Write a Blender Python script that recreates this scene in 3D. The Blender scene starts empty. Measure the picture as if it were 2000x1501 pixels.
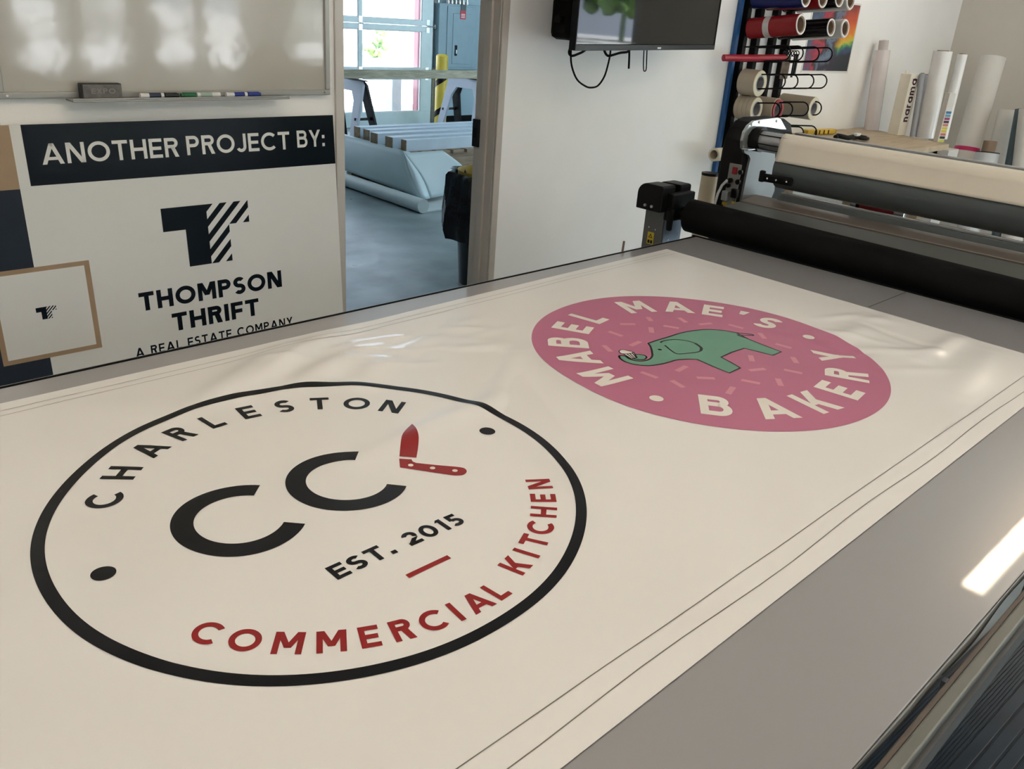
import bpy, bmesh, math, random
import numpy as np
from mathutils import Vector, Matrix
random.seed(7)
R_ = math.radians
S = bpy.context.scene
COL = S.collection

# ------------------------------------------------------------------ camera
# world: X along the long table, Y towards the white wall, Z up; camera stands at X=Y=0
EYE = np.array([0.0, 0.0, 1.7])
F_PX, PP = 1685.0, np.array([1000.0, 750.5])
AX = np.array([[0.71590855, -0.23219835, 0.65845188],
               [-0.69497766, -0.3274117, 0.64016219],
               [0.06694024, -0.91590693, -0.3957695]])   # rows: world X, Y, Z seen from the camera
cam = bpy.data.cameras.new('camera')
cam.sensor_fit = 'HORIZONTAL'; cam.sensor_width = 36.0; cam.lens = 36.0 * F_PX / 2000.0
cam.clip_start = 0.02; cam.clip_end = 500
cam_o = bpy.data.objects.new('camera', cam); COL.objects.link(cam_o)
cam_o.matrix_world = Matrix(((AX[0, 0], -AX[0, 1], -AX[0, 2], EYE[0]),
                             (AX[1, 0], -AX[1, 1], -AX[1, 2], EYE[1]),
                             (AX[2, 0], -AX[2, 1], -AX[2, 2], EYE[2]), (0, 0, 0, 1)))
S.camera = cam_o

# ------------------------------------------------------------------ light and exposure
S.view_settings.view_transform = 'Standard'; S.view_settings.look = 'None'
S.view_settings.gamma = 1.0; S.view_settings.use_curve_mapping = False
S.view_settings.exposure = 1.17
SKY = 2.0
LED = 8.5
SUN = 26.0
w = bpy.data.worlds.new('sky'); S.world = w; w.use_nodes = True
bg = w.node_tree.nodes['Background']
bg.inputs[0].default_value = (0.72, 0.835, 1.0, 1); bg.inputs[1].default_value = SKY
sun = bpy.data.lights.new('sun', 'SUN'); sun.energy = SUN; sun.angle = R_(1.0); sun.color = (.93, .945, 1.0)
sun_o = bpy.data.objects.new('sun', sun); COL.objects.link(sun_o)
sun_o.rotation_euler = Vector((0.35, 0.75, -1.25)).to_track_quat('-Z', 'Y').to_euler()
S.cycles.max_bounces = 10; S.cycles.diffuse_bounces = 5; S.cycles.glossy_bounces = 5
S.cycles.transparent_max_bounces = 12
S.cycles.sample_clamp_indirect = 6.0; S.cycles.caustics_reflective = False; S.cycles.caustics_refractive = False

# ------------------------------------------------------------------ pixel helpers: a photo direction met with a real plane
def ray(u, v): return AX @ np.array([u - PP[0], v - PP[1], F_PX])
def on_z(u, v, z):
    d = ray(u, v); return tuple(EYE + d * ((z - 1.7) / d[2]))
def on_y(u, v, y):
    d = ray(u, v); return tuple(EYE + d * (y / d[1]))
def on_x(u, v, x):
    d = ray(u, v); return tuple(EYE + d * (x / d[0]))

# ------------------------------------------------------------------ materials
MATS = {}
def M(name, col, rough=.5, metal=0.0, var=.06, scale=8.0, bump=0.0, bscale=60.0, coat=0.0, spec=.5, rvar=0.0, dist=.01):
    if name in MATS: return MATS[name]
    m = bpy.data.materials.new(name); m.use_nodes = True; nt = m.node_tree; N = nt.nodes; L = nt.links
    b = N['Principled BSDF']
    b.inputs['Roughness'].default_value = rough; b.inputs['Metallic'].default_value = metal
    b.inputs['Specular IOR Level'].default_value = spec
    if coat: b.inputs['Coat Weight'].default_value = coat; b.inputs['Coat Roughness'].default_value = .03
    tc = N.new('ShaderNodeTexCoord')
    n = N.new('ShaderNodeTexNoise'); n.inputs['Scale'].default_value = scale; n.inputs['Detail'].default_value = 4
    L.new(tc.outputs['Object'], n.inputs['Vector'])
    r = N.new('ShaderNodeValToRGB')
    r.color_ramp.elements[0].position = .3; r.color_ramp.elements[1].position = .7
    r.color_ramp.elements[0].color = tuple(max(0, c * (1 - var)) for c in col) + (1,)
    r.color_ramp.elements[1].color = tuple(min(1, c * (1 + var)) for c in col) + (1,)
    L.new(n.outputs['Fac'], r.inputs['Fac']); L.new(r.outputs['Color'], b.inputs['Base Color'])
    if rvar:
        mr = N.new('ShaderNodeMapRange'); mr.inputs['To Min'].default_value = max(.01, rough - rvar); mr.inputs['To Max'].default_value = rough + rvar
        n3 = N.new('ShaderNodeTexNoise'); n3.inputs['Scale'].default_value = scale * 2.3; n3.inputs['Detail'].default_value = 6
        L.new(tc.outputs['Object'], n3.inputs['Vector']); L.new(n3.outputs['Fac'], mr.inputs['Value']); L.new(mr.outputs['Result'], b.inputs['Roughness'])
    if bump:
        n2 = N.new('ShaderNodeTexNoise'); n2.inputs['Scale'].default_value = bscale; n2.inputs['Detail'].default_value = 3
        bp = N.new('ShaderNodeBump'); bp.inputs['Strength'].default_value = bump; bp.inputs['Distance'].default_value = dist
        L.new(tc.outputs['Object'], n2.inputs['Vector']); L.new(n2.outputs['Fac'], bp.inputs['Height']); L.new(bp.outputs['Normal'], b.inputs['Normal'])
    MATS[name] = m; return m
def M_wood(name, c1, c2, rough=.55, stretch=(1, 14, 14), scale=3.0):
    if name in MATS: return MATS[name]
    m = bpy.data.materials.new(name); m.use_nodes = True; nt = m.node_tree; N = nt.nodes; L = nt.links
    b = N['Principled BSDF']; b.inputs['Roughness'].default_value = rough
    tc = N.new('ShaderNodeTexCoord'); mp = N.new('ShaderNodeMapping'); mp.inputs['Scale'].default_value = stretch
    n = N.new('ShaderNodeTexNoise'); n.inputs['Scale'].default_value = scale; n.inputs['Detail'].default_value = 6; n.inputs['Distortion'].default_value = 1.2
    r = N.new('ShaderNodeValToRGB'); r.color_ramp.elements[0].color = c1 + (1,); r.color_ramp.elements[1].color = c2 + (1,)
    r.color_ramp.elements[0].position = .35; r.color_ramp.elements[1].position = .65
    L.new(tc.outputs['Object'], mp.inputs['Vector']); L.new(mp.outputs['Vector'], n.inputs['Vector']); L.new(n.outputs['Fac'], r.inputs['Fac']); L.new(r.outputs['Color'], b.inputs['Base Color'])
    MATS[name] = m; return m
def M_emit(name, col, strength):
    m = bpy.data.materials.new(name); m.use_nodes = True; N = m.node_tree.nodes
    b = N['Principled BSDF']; b.inputs['Base Color'].default_value = (.8, .8, .8, 1)
    b.inputs['Emission Color'].default_value = col + (1,); b.inputs['Emission Strength'].default_value = strength
    MATS[name] = m; return m
def M_glass(name, tint=(.965, .97, .975), refl=.06):
    m = bpy.data.materials.new(name); m.use_nodes = True; nt = m.node_tree; N = nt.nodes; L = nt.links
    N.remove(N['Principled BSDF'])
    t = N.new('ShaderNodeBsdfTransparent'); t.inputs[0].default_value = tint + (1,)
    g = N.new('ShaderNodeBsdfGlossy'); g.inputs['Roughness'].default_value = .02
    lw = N.new('ShaderNodeLayerWeight'); pw_ = N.new('ShaderNodeMath'); pw_.operation = 'POWER'; pw_.inputs[1].default_value = 5.0
    fr = N.new('ShaderNodeMapRange'); fr.inputs['To Min'].default_value = refl * .6; fr.inputs['To Max'].default_value = .9
    L.new(lw.outputs['Facing'], pw_.inputs[0]); L.new(pw_.outputs[0], fr.inputs['Value'])
    mx = N.new('ShaderNodeMixShader')
    L.new(fr.outputs[0], mx.inputs[0]); L.new(t.outputs[0], mx.inputs[1]); L.new(g.outputs[0], mx.inputs[2])
    L.new(mx.outputs[0], N['Material Output'].inputs['Surface']); MATS[name] = m; return m

# ------------------------------------------------------------------ mesh builder
class G:
    def __init__(s): s.v = []; s.f = []
    def add(s, vs, fs):
        o = len(s.v); s.v += [tuple(float(c) for c in p) for p in vs]; s.f += [tuple(i + o for i in f) for f in fs]; return s
    def box(s, x0, x1, y0, y1, z0, z1):
        x0, x1 = min(x0, x1), max(x0, x1); y0, y1 = min(y0, y1), max(y0, y1); z0, z1 = min(z0, z1), max(z0, z1)
        return s.add([(x0, y0, z0), (x1, y0, z0), (x1, y1, z0), (x0, y1, z0), (x0, y0, z1), (x1, y0, z1), (x1, y1, z1), (x0, y1, z1)],
                     [(0, 3, 2, 1), (4, 5, 6, 7), (0, 1, 5, 4), (1, 2, 6, 5), (2, 3, 7, 6), (3, 0, 4, 7)])
    def hexa(s, b, t):   # 4 bottom points, 4 top points (counter-clockwise from above)
        return s.add(list(b) + list(t), [(0, 3, 2, 1), (4, 5, 6, 7), (0, 1, 5, 4), (1, 2, 6, 5), (2, 3, 7, 6), (3, 0, 4, 7)])
    def bar(s, p0, p1, wd, ht, up=(0, 0, 1)):
        p0, p1, up = Vector(p0), Vector(p1), Vector(up); d = (p1 - p0).normalized()
        a = d.cross(up); a = (a if a.length > 1e-5 else Vector((1, 0, 0))).normalized() * wd / 2
        b = a.cross(d).normalized() * ht / 2
        q = []
        for p in (p0, p1): q += [p - a - b, p + a - b, p + a + b, p - a + b]
        return s.add(q, [(0, 1, 2, 3), (7, 6, 5, 4), (0, 4, 5, 1), (1, 5, 6, 2), (2, 6, 7, 3), (3, 7, 4, 0)])
    def _frame(s, d):
        a = d.cross(Vector((0, 0, 1)))
        if a.length < 1e-4: a = Vector((1, 0, 0))
        a.normalize(); return a, d.cross(a).normalized()
    def cyl(s, p0, p1, r0, r1=None, n=24, caps=True):
        p0, p1 = Vector(p0), Vector(p1); r1 = r0 if r1 is None else r1
        a, b = s._frame((p1 - p0).normalized()); vs = []
        for p, r in ((p0, r0), (p1, r1)):
            for i in range(n):
                t = 2 * math.pi * i / n; vs.append(p + (a * math.cos(t) + b * math.sin(t)) * r)
        fs = [(i, (i + 1) % n, n + (i + 1) % n, n + i) for i in range(n)]
        if caps: fs += [tuple(range(n - 1, -1, -1)), tuple(range(n, 2 * n))]
        return s.add(vs, fs)
    def pipe(s, p0, p1, ro, ri, n=28):
        p0, p1 = Vector(p0), Vector(p1); a, b = s._frame((p1 - p0).normalized()); vs = []
        for p, r in ((p0, ro), (p1, ro), (p1, ri), (p0, ri)):
            for i in range(n):
                t = 2 * math.pi * i / n; vs.append(p + (a * math.cos(t) + b * math.sin(t)) * r)
        fs = []
        for k in range(4):
            k2 = (k + 1) % 4
            fs += [(k * n + i, k * n + (i + 1) % n, k2 * n + (i + 1) % n, k2 * n + i) for i in range(n)]
        return s.add(vs, fs)
    def tube(s, pts, r, n=8, closed=False):
        P = [Vector(p) for p in pts]; vs = []; m = len(P); prev = None
        for i, p in enumerate(P):
            d = (P[(i + 1) % m] - P[i - 1]) if closed else (P[min(i + 1, m - 1)] - P[max(i - 1, 0)])
            d.normalize()
            if prev is None: a, b = s._frame(d)
            else:
                a = (prev - d * prev.dot(d)); a = a.normalized() if a.length > 1e-6 else s._frame(d)[0]; b = d.cross(a).normalized()
            prev = a
            for k in range(n):
                t = 2 * math.pi * k / n; vs.append(p + (a * math.cos(t) + b * math.sin(t)) * r)
        fs = []
        for i in range(m if closed else m - 1):
            j = (i + 1) % m
            fs += [(i * n + k, i * n + (k + 1) % n, j * n + (k + 1) % n, j * n + k) for k in range(n)]
        if not closed: fs += [tuple(range(n - 1, -1, -1)), tuple((m - 1) * n + k for k in range(n))]
        return s.add(vs, fs)
    def prism(s, poly, fn0, fn1):   # 2-D outline put on two planes
        n = len(poly); vs = [fn0(*p) for p in poly] + [fn1(*p) for p in poly]
        return s.add(vs, [tuple(range(n - 1, -1, -1)), tuple(range(n, 2 * n))] + [(i, (i + 1) % n, n + (i + 1) % n, n + i) for i in range(n)])
    def lathe(s, prof, c, n=32, fn=None):
        vs = []
        for r, z in prof:
            for i in range(n):
                t = 2 * math.pi * i / n; rr = r * (fn(t, z) if fn else 1)
                vs.append((c[0] + rr * math.cos(t), c[1] + rr * math.sin(t), c[2] + z))
        fs = []
        for k in range(len(prof) - 1):
            fs += [(k * n + i, k * n + (i + 1) % n, (k + 1) * n + (i + 1) % n, (k + 1) * n + i) for i in range(n)]
        return s.add(vs, fs)
    def grid(s, fn, nu, nv):
        vs = [fn(i / nu, j / nv) for j in range(nv + 1) for i in range(nu + 1)]
        return s.add(vs, [(j * (nu + 1) + i, j * (nu + 1) + i + 1, (j + 1) * (nu + 1) + i + 1, (j + 1) * (nu + 1) + i) for j in range(nv) for i in range(nu)])
    def build(s, name, mat, parent=None, smooth=False, bevel=0.0, solid=0.0, label=None, kind=None, fix=True):
        me = bpy.data.meshes.new(name); me.from_pydata(s.v, [], s.f); me.update()
        if fix:
            bm = bmesh.new(); bm.from_mesh(me); bmesh.ops.recalc_face_normals(bm, faces=bm.faces[:]); bm.to_mesh(me); bm.free()
        me.materials.append(mat)
        o = bpy.data.objects.new(name, me); COL.objects.link(o)
        if smooth:
            for p in me.polygons: p.use_smooth = True
            me.set_sharp_from_angle(angle=R_(smooth if smooth is not True else 40))
        if parent is not None:
            o.parent = parent; o.matrix_parent_inverse = BASE[parent.name].inverted()
        BASE[o.name] = Matrix.Identity(4)
        if solid:
            md = o.modifiers.new('thickness', 'SOLIDIFY'); md.thickness = solid; md.offset = 0
        if bevel:
            md = o.modifiers.new('edge', 'BEVEL'); md.width = bevel; md.segments = 2; md.limit_method = 'ANGLE'; md.angle_limit = R_(40)
        if label: o['label'] = label
        if kind: o['kind'] = kind
        return o
BASE = {}
def T(name, label, cat, loc=(0, 0, 0), group=None, kind=None):
    o = bpy.data.objects.new(name, None); COL.objects.link(o); o.location = loc; o.empty_display_size = .05
    BASE[o.name] = Matrix.Translation(loc)
    o['label'] = label; o['category'] = cat
    if group: o['group'] = group
    if kind: o['kind'] = kind
    return o
def tag(o, label, cat, group=None):
    o['label'] = label; o['category'] = cat
    if group: o['group'] = group
    return o
def ST(name, label, loc=(0, 0, 0)):
    o = bpy.data.objects.new(name, None); COL.objects.link(o); o.location = loc; BASE[o.name] = Matrix.Translation(loc)
    o['label'] = label; o['kind'] = 'structure'; return o
def struct(g, name, mat, label, **k):
    o = g.build(name, mat, kind='structure', **k); o['label'] = label; return o

# common materials
white_wall = M('wall_paint', (.90, .89, .875), .6, var=.02, scale=3, bump=.08, bscale=180, dist=.003)
tan_wall = M('warm_wall_paint', (.60, .56, .50), .6, var=.03, scale=2, bump=.08, bscale=180, dist=.003)
blue_wall = M('day_tinted_wall', (.31, .44, .51), .6, var=.04, scale=2, bump=.05, bscale=120, dist=.003)  # bluish daylight cast is mixed into this wall colour
ceil_m = M('ceiling_paint', (.78, .77, .74), .8, var=.02)
concrete = M('day_tinted_concrete', (.215, .275, .295), .33, var=.38, scale=1.9, bump=.05, bscale=30, rvar=.14, spec=.42)  # teal cast of the garage daylight put into the floor colour
black_pl = M('black_plastic', (.004, .004, .0045), .4, var=.15, spec=.2)
black_rub = M('black_rubber', (.004, .004, .0045), .7, var=.15, bump=.05, spec=.12)
black_met = M('black_powder_coat', (.005, .005, .006), .5, var=.1, spec=.15)
alu = M('brushed_aluminium', (.62, .63, .64), .32, 1.0, var=.05, scale=30)
alu_dull = M('dull_aluminium', (.46, .46, .47), .42, .8, var=.06, scale=20)
steel = M('zinc_steel', (.66, .68, .68), .25, 1.0, var=.08, scale=14)
chrome = M('polished_metal', (.8, .8, .8), .12, 1.0, var=.02)
grey_pl = M('grey_plastic', (.26, .26, .25), .45, var=.05)
white_pl = M('white_plastic', (.75, .75, .73), .4, var=.03)
paper_w = M('white_paper', (.74, .73, .71), .55, var=.03, scale=5)
glass = M_glass('window_glass')

# ================================================================== the setting
WY, WT = 3.2, 0.14            # white wall: front plane, thickness
XL, XR = 2.152, on_y(981.6, 0, WY)[0]
GY = 10.913                   # garage door plane
XE = 8.6                      # end wall of the workroom
CZ, GZ = 3.1, 4.0             # ceiling heights
FY = -2.6                     # wall behind the camera
struct(G().box(-3.2, 13.2, FY - .15, GY + .12, -.12, 0), 'floor', concrete, 'grey sealed concrete floor running through the doorway')
struct(G().box(-3, XE + .15, FY - .9, WY + WT, CZ, CZ + .12), 'ceiling', ceil_m, 'white painted ceiling of the workroom')  # slab runs past the front wall as an added overhang against sun
DH = 2.13
struct(G().box(-3, XL, WY, WY + WT, 0, GZ).box(XR, XE + .15, WY, WY + WT, 0, GZ).box(XL, XR, WY, WY + WT, DH, GZ),
       'wall_back', white_wall, 'white painted wall with the doorway, whiteboard and television')
D0, D1, DZ = -2.2, .50, 2.45   # glazed entrance in the end wall, widened to bring in more daylight
struct(G().box(XE, XE + .15, FY, D0, 0, CZ).box(XE, XE + .15, D1, WY, 0, CZ).box(XE, XE + .15, D0, D1, DZ, CZ),
       'wall_right', tan_wall, 'warm grey end wall behind the leaning paper rolls')
WINS = [(-2.5, -.9), (2.6, 3.62), (3.84, 4.86), (5.4, 7.0)]  # first and last windows are added to bring in more daylight
WZ0, WZ1 = .92, 2.5
g = G()
xs_ = [-3] + [v for w_ in WINS for v in w_] + [XE + .15]
for i in range(0, len(xs_), 2): g.box(xs_[i], xs_[i + 1], FY - .15, FY, 0, CZ)
for a, b in WINS: g.box(a, b, FY - .15, FY, 0, WZ0).box(a, b, FY - .15, FY, WZ1, CZ)
struct(g, 'wall_front', white_wall, 'white wall behind the camera with two windows and two more added for daylight')
struct(G().box(-3.15, -3, FY - .15, WY + WT, 0, CZ), 'wall_left', white_wall, 'plain white wall at the left end of the workroom')
frame_w = M('white_window_frame', (.7, .72, .72), .4, var=.03)
for k, (a, b) in enumerate(WINS):
    wn = ST('window_%d' % (k + 1), 'window behind the camera, number %d from the left end wall' % (k + 1), (a, FY, WZ0))
    f = G(); c = (a + b) / 2
    f.box(a, b, FY - .1, FY - .04, WZ0, WZ0 + .05).box(a, b, FY - .1, FY - .04, WZ1 - .05, WZ1).box(a, a + .05, FY - .1, FY - .04, WZ0, WZ1).box(b - .05, b, FY - .1, FY - .04, WZ0, WZ1)
    f.build('window_frame', frame_w, wn); G().box(c - .09, c + .09, FY - .1, FY - .03, WZ0 + .05, WZ1 - .05).build('mullion', frame_w, wn)
    for x0, x1 in ((a + .05, c - .09), (c + .09, b - .05)):
        G().box(x0, x1, FY - .072, FY - .066, WZ0 + .05, WZ1 - .05).build('pane', glass, wn)
dr = ST('door_2', 'glazed entrance door in the end wall', (XE, D0, 0))
f = G().box(XE + .03, XE + .08, D0, D0 + .07, 0, DZ).box(XE + .03, XE + .08, D1 - .07, D1, 0, DZ).box(XE + .03, XE + .08, D0 + .07, D1 - .07, DZ - .07, DZ).box(XE + .03, XE + .08, D0 + .07, D1 - .07, 0, .14)
for y in (D0 + .86, D0 + 1.76): f.box(XE + .03, XE + .08, y - .03, y + .03, .14, DZ - .07)
f.build('door_frame', alu_dull, dr)
for y0_, y1_ in ((D0 + .07, D0 + .83), (D0 + .89, D0 + 1.73), (D0 + 1.79, D1 - .07)): G().box(XE + .05, XE + .056, y0_, y1_, .14, DZ - .07).build('pane', glass, dr)

# door frame towards the garage: pressed metal, one profile each side
jamb_m = M('tan_frame_paint', (.47, .42, .37), .42, var=.03)
dj = ST('door_1', 'tan painted metal frame of the open doorway', (XL, WY, 0))
cw = .042
jl = G().box(XL - cw, XL, WY - .012, WY, 0, DH + cw).box(XL - .012, XL + .004, WY, WY + WT + .01, 0, DH).box(XL, XL + .016, WY + .05, WY + .095, 0, DH)
jl.build('jamb', M('pale_frame_paint', (.56, .53, .49), .42, var=.03), dj, bevel=.003)
jr = G().box(XR, XR + cw, WY - .012, WY, 0, DH + cw).box(XR - .004, XR + .012, WY, WY + WT + .01, 0, DH).box(XR - .016, XR, WY + .05, WY + .095, 0, DH)
jr.build('jamb', jamb_m, dj, bevel=.003)
G().box(XL, XR, WY - .012, WY + WT, DH, DH + cw).build('head', jamb_m, dj)
zs = on_y(943, 260, WY + .12)[2]
sp = G().box(XR - .022, XR - .003, WY + .1, WY + .146, zs - .065, zs + .07).build('strike_plate', M('dark_bronze', (.03, .03, .032), .35, .8), dj, bevel=.004)
G().box(XR - .0245, XR - .0215, WY + .112, WY + .134, zs - .02, zs + .03).build('latch_hole', black_pl, sp)

# ------------------------------------------------------------------ garage shell
gw = M('day_tinted_garage_wall', (.48, .60, .64), .6, var=.03)  # carries the cool daylight cast in its colour too
gdX0, gdX1, gdH = 3.37, 8.895, 2.72
struct(G().box(-3, gdX0, GY, GY + .12, 0, GZ).box(gdX1 + .06, 13, GY, GY + .12, 0, GZ).box(gdX0, gdX1 + .06, GY, GY + .12, gdH, GZ), 'wall_far', blue_wall, 'garage wall tinted daylight blue grey around the glazed sectional door')
struct(G().box(12.9, 13.05, WY + WT, GY, 0, GZ), 'wall_far_right', gw, 'pale side wall of the garage beyond the doorway')
struct(G().box(-3.15, -3, WY + WT, GY, 0, GZ), 'wall_far_left', gw, 'pale left side wall of the garage')
struct(G().box(-3, 13, WY + WT, GY + .12, GZ, GZ + .12), 'ceiling_garage', ceil_m, 'pale ceiling of the garage')
struct(G().box(8.98, 12.9, GY - .012, GY, 0, .11), 'baseboard_far', black_rub, 'black rubber cove base along the garage wall')

# sectional garage door of glazed aluminium sections
gd = ST('door_3', 'white sectional garage door with large glass panes', (gdX0, GY - .06, 0))
gdm = M('day_tinted_garage_door', (.62, .76, .80), .42, var=.04)  # white door with the cool daylight cast mixed in
y0, y1 = GY - .075, GY - .03
lev = [(.0, .215, .66, .745), (.75, .835, 1.325, 1.41), (1.415, 1.50, 1.99, 2.075), (2.08, 2.165, 2.63, 2.72)]
stx = [8.678 - 1.13 * k for k in range(5)]
for z0, ga, gb, z1 in lev:
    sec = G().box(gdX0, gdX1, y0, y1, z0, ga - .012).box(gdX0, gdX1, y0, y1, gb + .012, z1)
    sec = sec.build('rail', gdm, gd, bevel=.004)
    st = G().box(8.678 + .012, gdX1, y0, y1, ga - .012, gb + .012).build('stile', gdm, sec)
    for k in range(5):
        xb = stx[k]; xa = xb - 1.044
        if k < 4: G().box(xa - .086 + .012, xa - .012, y0, y1, ga - .012, gb + .012).build('stile', gdm, sec)
        else: G().box(gdX0, xa - .012, y0, y1, ga - .012, gb + .012).build('stile', gdm, sec)
        b = G().box(xa - .012, xb + .012, y0 + .012, y1 - .012, ga - .012, ga).box(xa - .012, xb + .012, y0 + .012, y1 - .012, gb, gb + .012)
        b.box(xa - .012, xa, y0 + .012, y1 - .012, ga, gb).box(xb, xb + .012, y0 + .012, y1 - .012, ga, gb)
        b.build('glazing_bead', frame_w, sec)
        G().box(xa, xb, GY - .056, GY - .05, ga, gb).build('pane', glass, sec)
for zz in (.747, 1.412, 2.077):
    for xx in [8.80] + [s - 1.044 - .043 for s in stx[:4]]:
        h = G().box(xx - .03, xx + .03, y0 - .006, y0, zz - .09, zz + .09); h.cyl((xx - .035, y0 - .012, zz), (xx + .035, y0 - .012, zz), .014, n=10)
        if xx == 8.80: h.cyl((xx, y0 - .012, zz), (8.95, y0 - .012, zz), .009, n=8).cyl((8.925, y0 - .012, zz), (8.95, y0 - .012, zz), .03, n=14)
        h.build('hinge', steel, gd)
tr = G().box(8.945, 8.97, GY - .12, GY - .05, 0.02, 3.4).box(8.92, 8.945, GY - .06, GY - .05, .02, 3.4)
tr.build('track', steel, gd)
G().box(8.905, 8.918, GY - .05, GY - .02, 0, 2.8).build('weather_strip', black_rub, gd)

# ------------------------------------------------------------------ outside
conc_out = M('sunlit_pavement', (.50, .49, .46), .8, var=.10, scale=.6)
struct(G().box(-60, 90, GY + .12, 120, -.16, -.04), 'ground_back', conc_out, 'pale pavement outside the garage door')
struct(G().box(-60, 90, -80, FY - .15, -.16, -.04).box(XE + .15, 90, FY - .15, GY + .12, -.16, -.04).box(-60, -3.2, FY - .15, GY + .12, -.16, -.04), 'ground_front', conc_out, 'pale pavement outside the front windows')
leaf = M('leaf_green', (.10, .20, .035), .6, var=.5, scale=3)
bark = M('bark_brown', (.10, .07, .05), .8, var=.3, scale=6)
def crown(name, c, r, label, trunk=True, n=14, hz=1.0):
    t = T(name, label, 'tree' if trunk else 'shrub', (c[0], c[1], -.04))
    g = G()
    for k in range(n):
        q = Vector((random.gauss(0, .45), random.gauss(0, .45), random.gauss(0, .35) * hz)) * r
        rr = r * random.uniform(.3, .55)
        bm = bmesh.new(); bmesh.ops.create_icosphere(bm, subdivisions=2, radius=rr)
        vs = [(v.co * random.uniform(.75, 1.15)) + q + Vector(c) for v in bm.verts]; bm.verts.ensure_lookup_table()
        g.add(vs, [tuple(v.index for v in f.verts) for f in bm.faces]); bm.free()
    g.build('foliage', leaf, t)
    s = G().cyl((c[0], c[1], -.04), (c[0], c[1], c[2]), r * .09, r * .05, n=10); s.build('trunk', bark, t)
p = on_z(735, 112, -.04)
crown('shrub', (p[0], p[1], .36), .36, 'yellow green shrub in sunlight outside the garage door', trunk=False, n=16, hz=1.3)
tl = G()
rt = random.Random(11)
bm_ = bmesh.new(); bmesh.ops.create_icosphere(bm_, subdivisions=2, radius=1); ico_v = [v.co.copy() for v in bm_.verts]; ico_f = [tuple(v.index for v in f.verts) for f in bm_.faces]; bm_.free()
spots = [(-16 + 4.6 * k + rt.uniform(-1, 1), -36 + rt.uniform(-3, 3)) for k in range(17)] + [(66 + rt.uniform(-4, 4), -48 + 6 * k) for k in range(12)]
for x, y in spots:
    for q in range(44 if x > 61 else 16):
        c = Vector((x + rt.gauss(0, 1.5), y + rt.gauss(0, 1.5), rt.uniform(2.4, 7.5))); rr = rt.uniform(.5, 1.1) if x > 61 else rt.uniform(.9, 1.7)
        tl.add([v * rr * rt.uniform(.8, 1.15) + c for v in ico_v], ico_f)
    tl.cyl((x, y, -.04), (x, y, 3.5), .25, .18, n=8)
o = tl.build('tree_line', leaf, kind='stuff'); tag(o, 'dense line of green trees across the street outside', 'trees')
rp = on_y(811, 100, GY + .3)[0]
tag(G().box(rp - .03, rp + .05, GY + .2, GY + .3, -.04, 3).build('red_post', M('haze_paled_red', (.50, .20, .22), .5)), 'red post paled by outdoor haze just outside the garage door glass', 'post')  # bright outdoor haze is lightened into the red colour
tag(G().box(rp - .28, rp - .1, GY + .5, GY + .68, -.04, .72).build('white_pillar', M('white_masonry', (.6, .6, .58), .7)), 'low white pillar outside the garage door beside the red post', 'pillar')

# ------------------------------------------------------------------ ceiling lamps of the workroom, the last three added for even light
def lamp(x0, x1, y, label, z=CZ - .06):
    t = T('ceiling_lamp', label, 'lamp', ((x0 + x1) / 2, y, z), group='linear ceiling lamps')
    G().box(x0, x1, y - .07, y + .07, z + .02, CZ).build('housing', white_pl, t)
    G().box(x0 + .02, x1 - .02, y - .055, y + .055, z - .01, z + .02).build('diffuser', LEDM, t)
LEDM = M_emit('warm_led', (1.0, .80, .58), LED)
lx = on_z(1897, 1143, .9); k_ = 1 + (CZ - .07 - .9) / .8
lamp(lx[0] * k_, lx[0] * k_ + 2.4, on_z(1915, 1128, .9)[1] * k_, 'linear ceiling lamp over the laminator side of the table')
lamp(-.4, 2.0, .99, 'unseen ceiling lamp added over the near end of the table')
lamp(.8, 3.2, -1.4, 'unseen ceiling lamp added near the windows behind the camera')
lamp(4.6, 7.0, -1.4, 'unseen ceiling lamp added near the windows at the laminator end')

# ================================================================== flatbed table
TZ = .9
TX0, TX1, TY0, TY1 = -2.3, 3.03, .227, 1.95
def M_table():
    m = M('scuffed_grey_mat', (.295, .286, .292), .28, var=.012, scale=2, rvar=.0, spec=.3, coat=1.0)
    nt = m.node_tree; N = nt.nodes; L = nt.links; b = N['Principled BSDF']
    tc = N.new('ShaderNodeTexCoord'); mp = N.new('ShaderNodeMapping'); mp.inputs['Scale'].default_value = (3, 60, 1); mp.inputs['Rotation'].default_value = (0, 0, .5)
    n = N.new('ShaderNodeTexNoise'); n.inputs['Scale'].default_value = 6; n.inputs['Detail'].default_value = 8
    bp = N.new('ShaderNodeBump'); bp.inputs['Strength'].default_value = .03; bp.inputs['Distance'].default_value = .001
    L.new(tc.outputs['Object'], mp.inputs['Vector']); L.new(mp.outputs['Vector'], n.inputs['Vector']); L.new(n.outputs['Fac'], bp.inputs['Height']); L.new(bp.outputs['Normal'], b.inputs['Normal'])
    mp2 = N.new('ShaderNodeMapping'); mp2.inputs['Scale'].default_value = (4, 160, 1); mp2.inputs['Rotation'].default_value = (0, 0, -.6)
    n2 = N.new('ShaderNodeTexNoise'); n2.inputs['Scale'].default_value = 5; n2.inputs['Detail'].default_value = 6
    b2 = N.new('ShaderNodeBump'); b2.inputs['Strength'].default_value = .010; b2.inputs['Distance'].default_value = .0006
    L.new(tc.outputs['Object'], mp2.inputs['Vector']); L.new(mp2.outputs['Vector'], n2.inputs['Vector']); L.new(n2.outputs['Fac'], b2.inputs['Height']); L.new(b2.outputs['Normal'], b.inputs['Coat Normal'])
    return m
mat_m = M_table()
tb = T('flatbed_table', 'long grey topped flatbed table with aluminium side rails under the banner', 'table', (.4, 1.08, 0))
def RY(x): return 1.911 + .0155 * (x - .4)      # the rear edge runs slightly askew
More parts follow.
